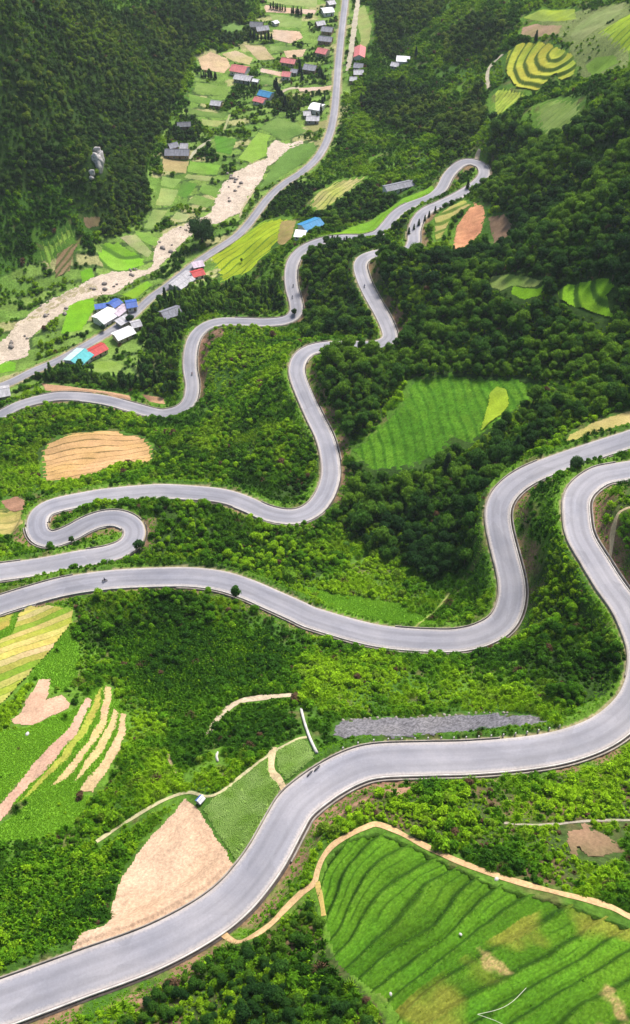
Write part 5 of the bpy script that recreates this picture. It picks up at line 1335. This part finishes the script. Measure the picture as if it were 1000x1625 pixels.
for i in order[np.argsort(u[order])]:
    pl = WOODS[tw[i] - 1][3]
    lb = PLACE.get(pl, 'tree in the scattered woods')
    same = order[[WOODS[tw[o_] - 1][3] == pl for o_ in order]]
    cu, cv = np.searchsorted(np.quantile(u[same], (.17, .33, .5, .67, .83)), u[i]), np.searchsorted(np.quantile(v[same], (.17, .33, .5, .67, .83)), v[i])
    where = ('farthest', 'far', 'upper middle', 'lower middle', 'near', 'nearest')[cv] + ' ' + ('leftmost', 'left', 'centre left', 'centre right', 'right', 'rightmost')[cu]
    tone = ('dark green', 'mid green', 'light green')[int(np.searchsorted(qs, lum[i]))]; big = ('small', 'medium', 'large')[int(np.searchsorted(qz, cr[i]))]
    lb = f"{big} {tone} {lb}, {where}"; done[lb] = done.get(lb, 0) + 1
    if done[lb] > 1: lb += f", {ordinal(done[lb] - 1)} from left"
    tree_thing('broadleaf_tree' if tkind[i] < 6 else 'conifer_tree', int(tkind[i]), (tx[i], ty[i], tz[i] + CAMZ - .15), float(ts[i]), float(trz[i]), tt[i], lb, 'trees of the ' + pl + ' wood')

# ---- single trees that stand out
SINGLES = [  # u, v of the foot, kind, scale, tint, label
 (322, 389, 8, 1.0, (.03, .075, .018), 'huge round dark green tree between riverbed and valley road'),
 (708, 752, 7, 1.1, (.018, .042, .014), 'tall dark pointed tree standing out of the gully wood'),
 (912, 743, 2, .85, (.05, .105, .03), 'small grey green tree at the edge of the right hand road'),
 (459, 931, 1, 1.05, (.14, .28, .02), 'bright lime green tree on the bank above the long bend'),
 (486, 846, 3, .45, (.15, .30, .03), 'small round lime green tree below the middle road curve'),
 (550, 868, 4, .42, (.13, .27, .04), 'small pale green round tree at the lower rim of the gully wood'),
 (468, 500, 2, .7, (.03, .065, .02), 'dark tree hiding the sharp inner corner of the lower road'),
 (222, 872, 0, .8, (.03, .085, .016), 'dark tree at the outer side of the small hairpin'),
 (115, 862, 5, .4, (.04, .1, .016), 'bushy little tree on the hairpin island, left one'),
 (150, 866, 1, .36, (.05, .12, .02), 'bushy little tree on the hairpin island, right one'),
 (374, 948, 3, .75, (.04, .12, .012), 'leafy tree overhanging the lower edge of the long bend'),
 (165, 525, 2, .75, (.02, .06, .025), 'dark round tree beside the large white roof'),
 (207, 512, 0, .95, (.02, .055, .022), 'dark tall tree behind the blue and white buildings'),
 (742, 300, 6, .75, (.03, .07, .02), 'slender dark tree inside the far hairpin'),
 (384, 416, 5, .35, (.04, .08, .02), 'small dark bush tree alone on the yellow green terraces'),
 (660, 90, 6, .9, (.02, .06, .03), 'dark conifer on the slope near the white roofed house'),
 (850, 66, 6, .9, (.03, .065, .025), 'lone dark conifer above the curved rice terraces'),
]
SOLO = np.zeros((0, 2))
for k, (a, b, kd_, s, tn, lb) in enumerate(SINGLES):
    p = P(a, b)[0]; tree_thing('conifer_tree' if kd_ in (6, 7) else 'broadleaf_tree', kd_, W3(p, -.15), s, k * 1.3, tn, lb, None)
def tree_row(n, a, b, kind, s, tint, label, group):
    for i in range(n):
        t = i / max(1, n - 1); p = P(a[0] + (b[0] - a[0]) * t + RNG.uniform(-1, 1), a[1] + (b[1] - a[1]) * t)[0]
        tree_thing('conifer_tree', kind + i % 2, W3(p, -.1), s * float(RNG.uniform(.8, 1.2)), i * 1.1, np.array(tint) * RNG.uniform(.8, 1.2), f'{ordinal(i)} ' + label, group)
tree_row(8, (320, 123), (344, 126), 6, .62, (.03, .07, .025), 'conifer from the left in the short row below the tan terraces', 'conifer row below the tan terraces')
tree_row(7, (430, 14), (452, 18), 6, .6, (.03, .06, .025), 'conifer from the left in the left row at the head of the valley', 'left conifer row at the valley head')
tree_row(6, (463, 22), (478, 26), 6, .7, (.025, .055, .022), 'conifer from the left in the right row at the head of the valley', 'right conifer row at the valley head')
tree_row(5, (395, 138), (412, 144), 6, .5, (.03, .07, .02), 'conifer from the left in the hedge row below the largest red roof', 'conifers below the red roof')
tree_row(7, (436, 140), (452, 170), 6, .95, (.018, .05, .026), 'dark conifer from the back in the clump left of the white roofed farm', 'dark conifers left of the white farm')
tree_row(4, (505, 192), (516, 160), 6, .7, (.02, .055, .022), 'dark conifer from the front between the white farm and the valley road', 'conifers beside the white farm')
tree_row(7, (398, 62), (432, 66), 6, .8, (.02, .055, .025), 'dark conifer from the left behind the grey farmhouses', 'conifers behind the grey farmhouses')
tree_row(5, (474, 104), (480, 128), 6, .8, (.02, .055, .025), 'dark conifer from the back left of the lone grey tiled house', 'conifers beside the lone grey house')
tree_row(5, (506, 118), (516, 132), 6, .8, (.02, .06, .025), 'dark conifer from the back right of the lone grey tiled house', 'conifers right of the lone grey house')
tree_row(9, (522, 386), (560, 392), 6, .62, (.025, .06, .02), 'pointed tree from the left in the row along the lower road leg', 'pointed trees along the lower road leg')
tree_row(6, (648, 372), (690, 338), 6, .45, (.03, .06, .022), 'small dark tree from the left between the two hairpin legs', 'dark trees between the hairpin legs')

# ---- shrubs and undergrowth
FIELD_NEAR = FIELD_MASK > 0
for _ in range(2):
    t_ = FIELD_NEAR.copy(); t_[1:] |= FIELD_NEAR[:-1]; t_[:-1] |= FIELD_NEAR[1:]; t_[:, 1:] |= FIELD_NEAR[:, :-1]; t_[:, :-1] |= FIELD_NEAR[:, 1:]; FIELD_NEAR = t_
# patches of hillside where the shrubs themselves are lighter (+) or darker (-): photo pixel, reach, amount
HUE = [(620,1070,110,.32),(760,1090,90,.28),(480,1040,80,.15),(410,830,60,.45),(700,1240,120,.2),(880,1260,120,.2),(560,1280,50,.25),(200,1500,120,-.05),(300,1100,110,-.22),(250,1020,90,-.15),(900,1000,80,-.12),
       (880,850,60,.12),(950,820,40,.15),(330,560,40,.45),(340,600,60,.25),(420,590,80,.15),(560,630,50,.2),(600,950,120,.05),(100,1450,120,-.12),(420,1200,70,-.1),(150,1320,80,.1),(280,1560,70,.25),(120,780,80,.15),(60,900,60,-.05),(380,1150,60,-.12),
       (200,660,40,.3),(640,470,40,.2),(50,330,90,-.1),(520,240,60,.1),(260,580,40,.1),(640,250,80,.1),(930,60,90,.15)]
def hue_bias(x, y):
    u_, v_, _ = pix(x, y, ground(x, y)); b_ = np.zeros(len(x))
    for a, b, r, q_ in HUE: b_ += q_ * np.exp(-((u_ - a) ** 2 + ((v_ - b) * 1.3) ** 2) / (r * r) * 1.2)
    return b_
bx, by, bs, bt = [], [], [], []
for s, ymin, ymax in ((.68, 5, 110), (.85, 110, 210), (1.2, 210, 420), (1.9, 420, 1150)):
    x, y = jitter_grid(s, -halfw(ymax), halfw(ymax), ymin, ymax)
    ok = np.abs(x) < halfw(y); x, y = x[ok], y[ok]
    z = ground(x, y); ok = in_view(x, y, z, 180, 100); x, y = x[ok], y[ok]
    j, i = near_mask(x, y)
    w = TREEW[j, i]; d = HROAD[j, i]; f = FIELD_MASK[j, i]; low = LOWM[j, i]; val = VALLEY[j, i]
    g = fbm(x, y, 13, 71, 3)
    prob = np.where(low, np.where(y > 380, .22, .025), np.where(val, .03 + .9 * (fbm(x, y, 16, 73, 2) > .62) + .8 * HEDGE[j, i], 1.0 - .55 * (g < .36)))
    prob = np.where(bank[j, i], .38 * sstep(.3, .6, fbm(x, y, 6, 75, 2)), prob)
    prob = np.where((w > 0) & (s > 1.2), .8, prob)
    prob = np.where(SCRUB[j, i], prob * .8, prob); prob = np.where(RAW[j, i], .16, prob)
    ok = (f == 0) & (RNG.random(len(x)) < prob) & (d > np.where(bank[j, i], 6.4, 5.15)) & (FIELD_NEAR[j, i] == 0)
    x, y = x[ok], y[ok]; ok = off_paths(x, y, .45) & off_solid(x, y, .6) & clear_view(x, y, None, np.full(len(x), 2.1 if s < 1.2 else 3.2)); x, y = x[ok], y[ok]
    j, i = near_mask(x, y); g = fbm(x, y, 15, 77, 3); dd = HROAD[j, i]
    big = np.clip(RNG.lognormal(-.05, .48, len(x)), .45, 2.8) * np.where(fbm(x, y, 10, 79, 2) > .52, 1.25, .8)
    sc = np.minimum(s * np.where(RNG.random(len(x)) < .13, 1.15, .74) * big, 2.4) * np.where(LOWM[j, i], .6, 1) * np.clip((dd - 4.6) / 3.0, .35, 1)
    t = np.clip((g - .5) * 2.6 + .50 + hue_bias(x, y) + RNG.normal(0, .17, len(x)), 0, 1)
    T = tint_of(1, t) * np.where(y > 420, .85, 1)[:, None]
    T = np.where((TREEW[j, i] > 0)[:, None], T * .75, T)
    yl = (RNG.random(len(x)) < .10) & (g > .48); T[yl] = np.array((.17, .29, .02)) * RNG.uniform(.7, 1.1, yl.sum())[:, None]
    br = RNG.random(len(x)) < .015; T[br] = (.12, .075, .04)
    bx.append(x); by.append(y); bs.append(sc); bt.append(T)
bx, by, bs, bt = map(np.concatenate, (bx, by, bs, bt))
print('shrubs', len(bx))
fern = (fbm(bx, by, 9, 95, 2) > .53) & (RNG.random(len(bx)) < .8); bs = np.where(fern, np.minimum(bs, 1.35), bs)
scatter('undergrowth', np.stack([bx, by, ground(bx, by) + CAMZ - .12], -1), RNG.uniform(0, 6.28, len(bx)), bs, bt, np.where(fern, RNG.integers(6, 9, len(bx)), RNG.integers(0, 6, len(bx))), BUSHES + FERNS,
        'low green shrubs and undergrowth covering the open hillsides', 'shrubs')

# ---- broad leaved plants near the camera, grass on the smooth slopes, rice on the terraces, vegetables
def patch(px, s):
    wp = world_poly(px); x, y = jitter_grid(s, wp[:, 0].min(), wp[:, 0].max(), wp[:, 1].min(), wp[:, 1].max())
    ok = inpoly(x, y, wp); x, y = x[ok], y[ok]; j, i = near_mask(x, y)
    ok = (FIELD_MASK[j, i] == 0) & (HROAD[j, i] > 6.2); x, y = x[ok], y[ok]; ok = off_paths(x, y, .6) & clear_view(x, y, None, np.full(len(x), 2.0)) & off_solid(x, y, .5); return x[ok], y[ok]
x, y = patch([(150,1680),(200,1610),(330,1525),(420,1490),(500,1425),(512,1500),(560,1562),(640,1680)], 2.1)
x2, y2 = patch([(560,1300),(620,1255),(760,1245),(900,1235),(1050,1200),(1050,1440),(900,1410),(760,1370),(640,1315),(600,1300)], 3.0)
x3, y3 = patch([(170,1010),(300,985),(420,1000),(480,1060),(470,1110),(400,1160),(330,1180),(250,1140),(200,1090)], .95)
x4, y4 = patch([(-20,1400),(60,1350),(150,1340),(230,1310),(180,1400),(150,1470),(90,1510),(-20,1540)], 1.05)
x, y = np.concatenate([x, x2, x3, x4]), np.concatenate([y, y2, y3, y4])
scatter('broad_leaved_plants', np.stack([x, y, ground(x, y) + CAMZ], -1), RNG.uniform(0, 6.28, len(x)), RNG.uniform(.45, 1.0, len(x)), tint_of(1, np.clip(RNG.normal(.55, .2, len(x)) + hue_bias(x, y) * .7, 0, 1)), RNG.integers(0, 3, len(x)), STAR,
        'broad leaved green plants on the slopes nearest the camera', 'plants')
gx, gy, gs = [], [], []
for s, y0, y1 in ((.42, 0, 200), (.75, 200, 330)):
    x, y = jitter_grid(s, -halfw(y1), halfw(y1), y0, y1); z = ground(x, y); ok = in_view(x, y, z, 30, 30); x, y = x[ok], y[ok]
    j, i = near_mask(x, y); ok = (FIELD_MASK[j, i] == 0) & ((HROAD[j, i] > 5.6) & ((LOWM[j, i]) | ((HROAD[j, i] < 9) & (RNG.random(len(x)) < .4))))
    x, y = x[ok], y[ok]; ok = off_paths(x, y, .3); gx.append(x[ok]); gy.append(y[ok]); gs.append(np.full(ok.sum(), s * 1.45))
gx, gy, gs = map(np.concatenate, (gx, gy, gs)); print('grass', len(gx))
gt = mix((.095, .24, .010), (.15, .32, .016), np.clip(fbm(gx, gy, 9, 81, 3) * 1.4 - .2 + RNG.normal(0, .12, len(gx)), 0, 1))
scatter('grass', np.stack([gx, gy, ground(gx, gy) + CAMZ - .02], -1), RNG.uniform(0, 6.28, len(gx)), gs * RNG.uniform(.7, 1.3, len(gx)), gt, RNG.integers(0, 3, len(gx)), TUFTS,
        'short bright grass on the smooth slopes and road verges', 'grass')
k = np.flatnonzero(RNG.random(len(RICE['x'])) < .5 * (1 - .9 * RICE['soil']) * ((RICE['fr'] < .10) | (RNG.random(len(RICE['x'])) < .10)))
rx, ry, rz_ = RICE['x'][k] + RNG.uniform(-.13, .13, len(k)), RICE['y'][k] + RNG.uniform(-.13, .13, len(k)), RICE['z'][k]
rt = mix((.062, .18, .010), (.10, .245, .012), np.clip(fbm(rx, ry, 7, 83, 3) * 1.3 - .15 + RNG.normal(0, .1, len(k)), 0, 1))
rt = mix(rt, (.22, .22, .035), RICE['yel'][k] * .8)
print('rice', len(k))
scatter('rice', np.stack([rx, ry, rz_ + CAMZ + .05], -1), RNG.uniform(0, 6.28, len(k)), RNG.uniform(.3, .55, len(k)), rt, RNG.integers(0, 3, len(k)), TUFTS,
        'dense green rice growing on the stepped terraces nearest the camera', 'rice')
vx, vy = [], []
for wp, fd in zip(field_jobs, FIELDS):
    if fd[4].get('crop') != 'veg': continue
    x, y = jitter_grid(.3, wp[:, 0].min(), wp[:, 0].max(), wp[:, 1].min(), wp[:, 1].max()); ok = inpoly(x, y, wp) & (sample(HROAD, x, y) > 4.6); vx.append(x[ok]); vy.append(y[ok])
vx, vy = np.concatenate(vx), np.concatenate(vy); ok = (fbm(vx, vy, 1.2, 91, 2) > .22) & off_paths(vx, vy, .15); vx, vy = vx[ok], vy[ok]
vt = mix((.19, .33, .05), (.30, .43, .13), np.clip(fbm(vx, vy, 2.5, 85, 3) * 1.6 - .3, 0, 1))
scatter('vegetables', np.stack([vx, vy, ground(vx, vy) + CAMZ + .08], -1), RNG.uniform(0, 6.28, len(vx)), RNG.uniform(.6, 1.2, len(vx)), vt, RNG.integers(0, 2, len(vx)), VEG,
        'leafy vegetables planted in the two light green roadside fields', 'vegetables')
# ---------------------------------------------------------------- the air of the valley
hm, hnt, hout = newmat('valley_haze')
hv = N(hnt, 'ShaderNodeVolumePrincipled'); hv.inputs['Color'].default_value = (.80, .90, .95, 1); hv.inputs['Density'].default_value = HAZE; hv.inputs['Anisotropy'].default_value = .2
hnt.links.new(hv.outputs[0], hout.inputs['Volume'])
hb = MB().box((0, (YR[0] + YR[-1]) / 2, 265), (2 * SC[-1] * halfw(YR[-1]) + 60, YR[-1] - YR[0] + 60, 560)).build('haze', hm); tag(hb, 'thin pale haze filling the valley air', 'haze', kind='stuff')
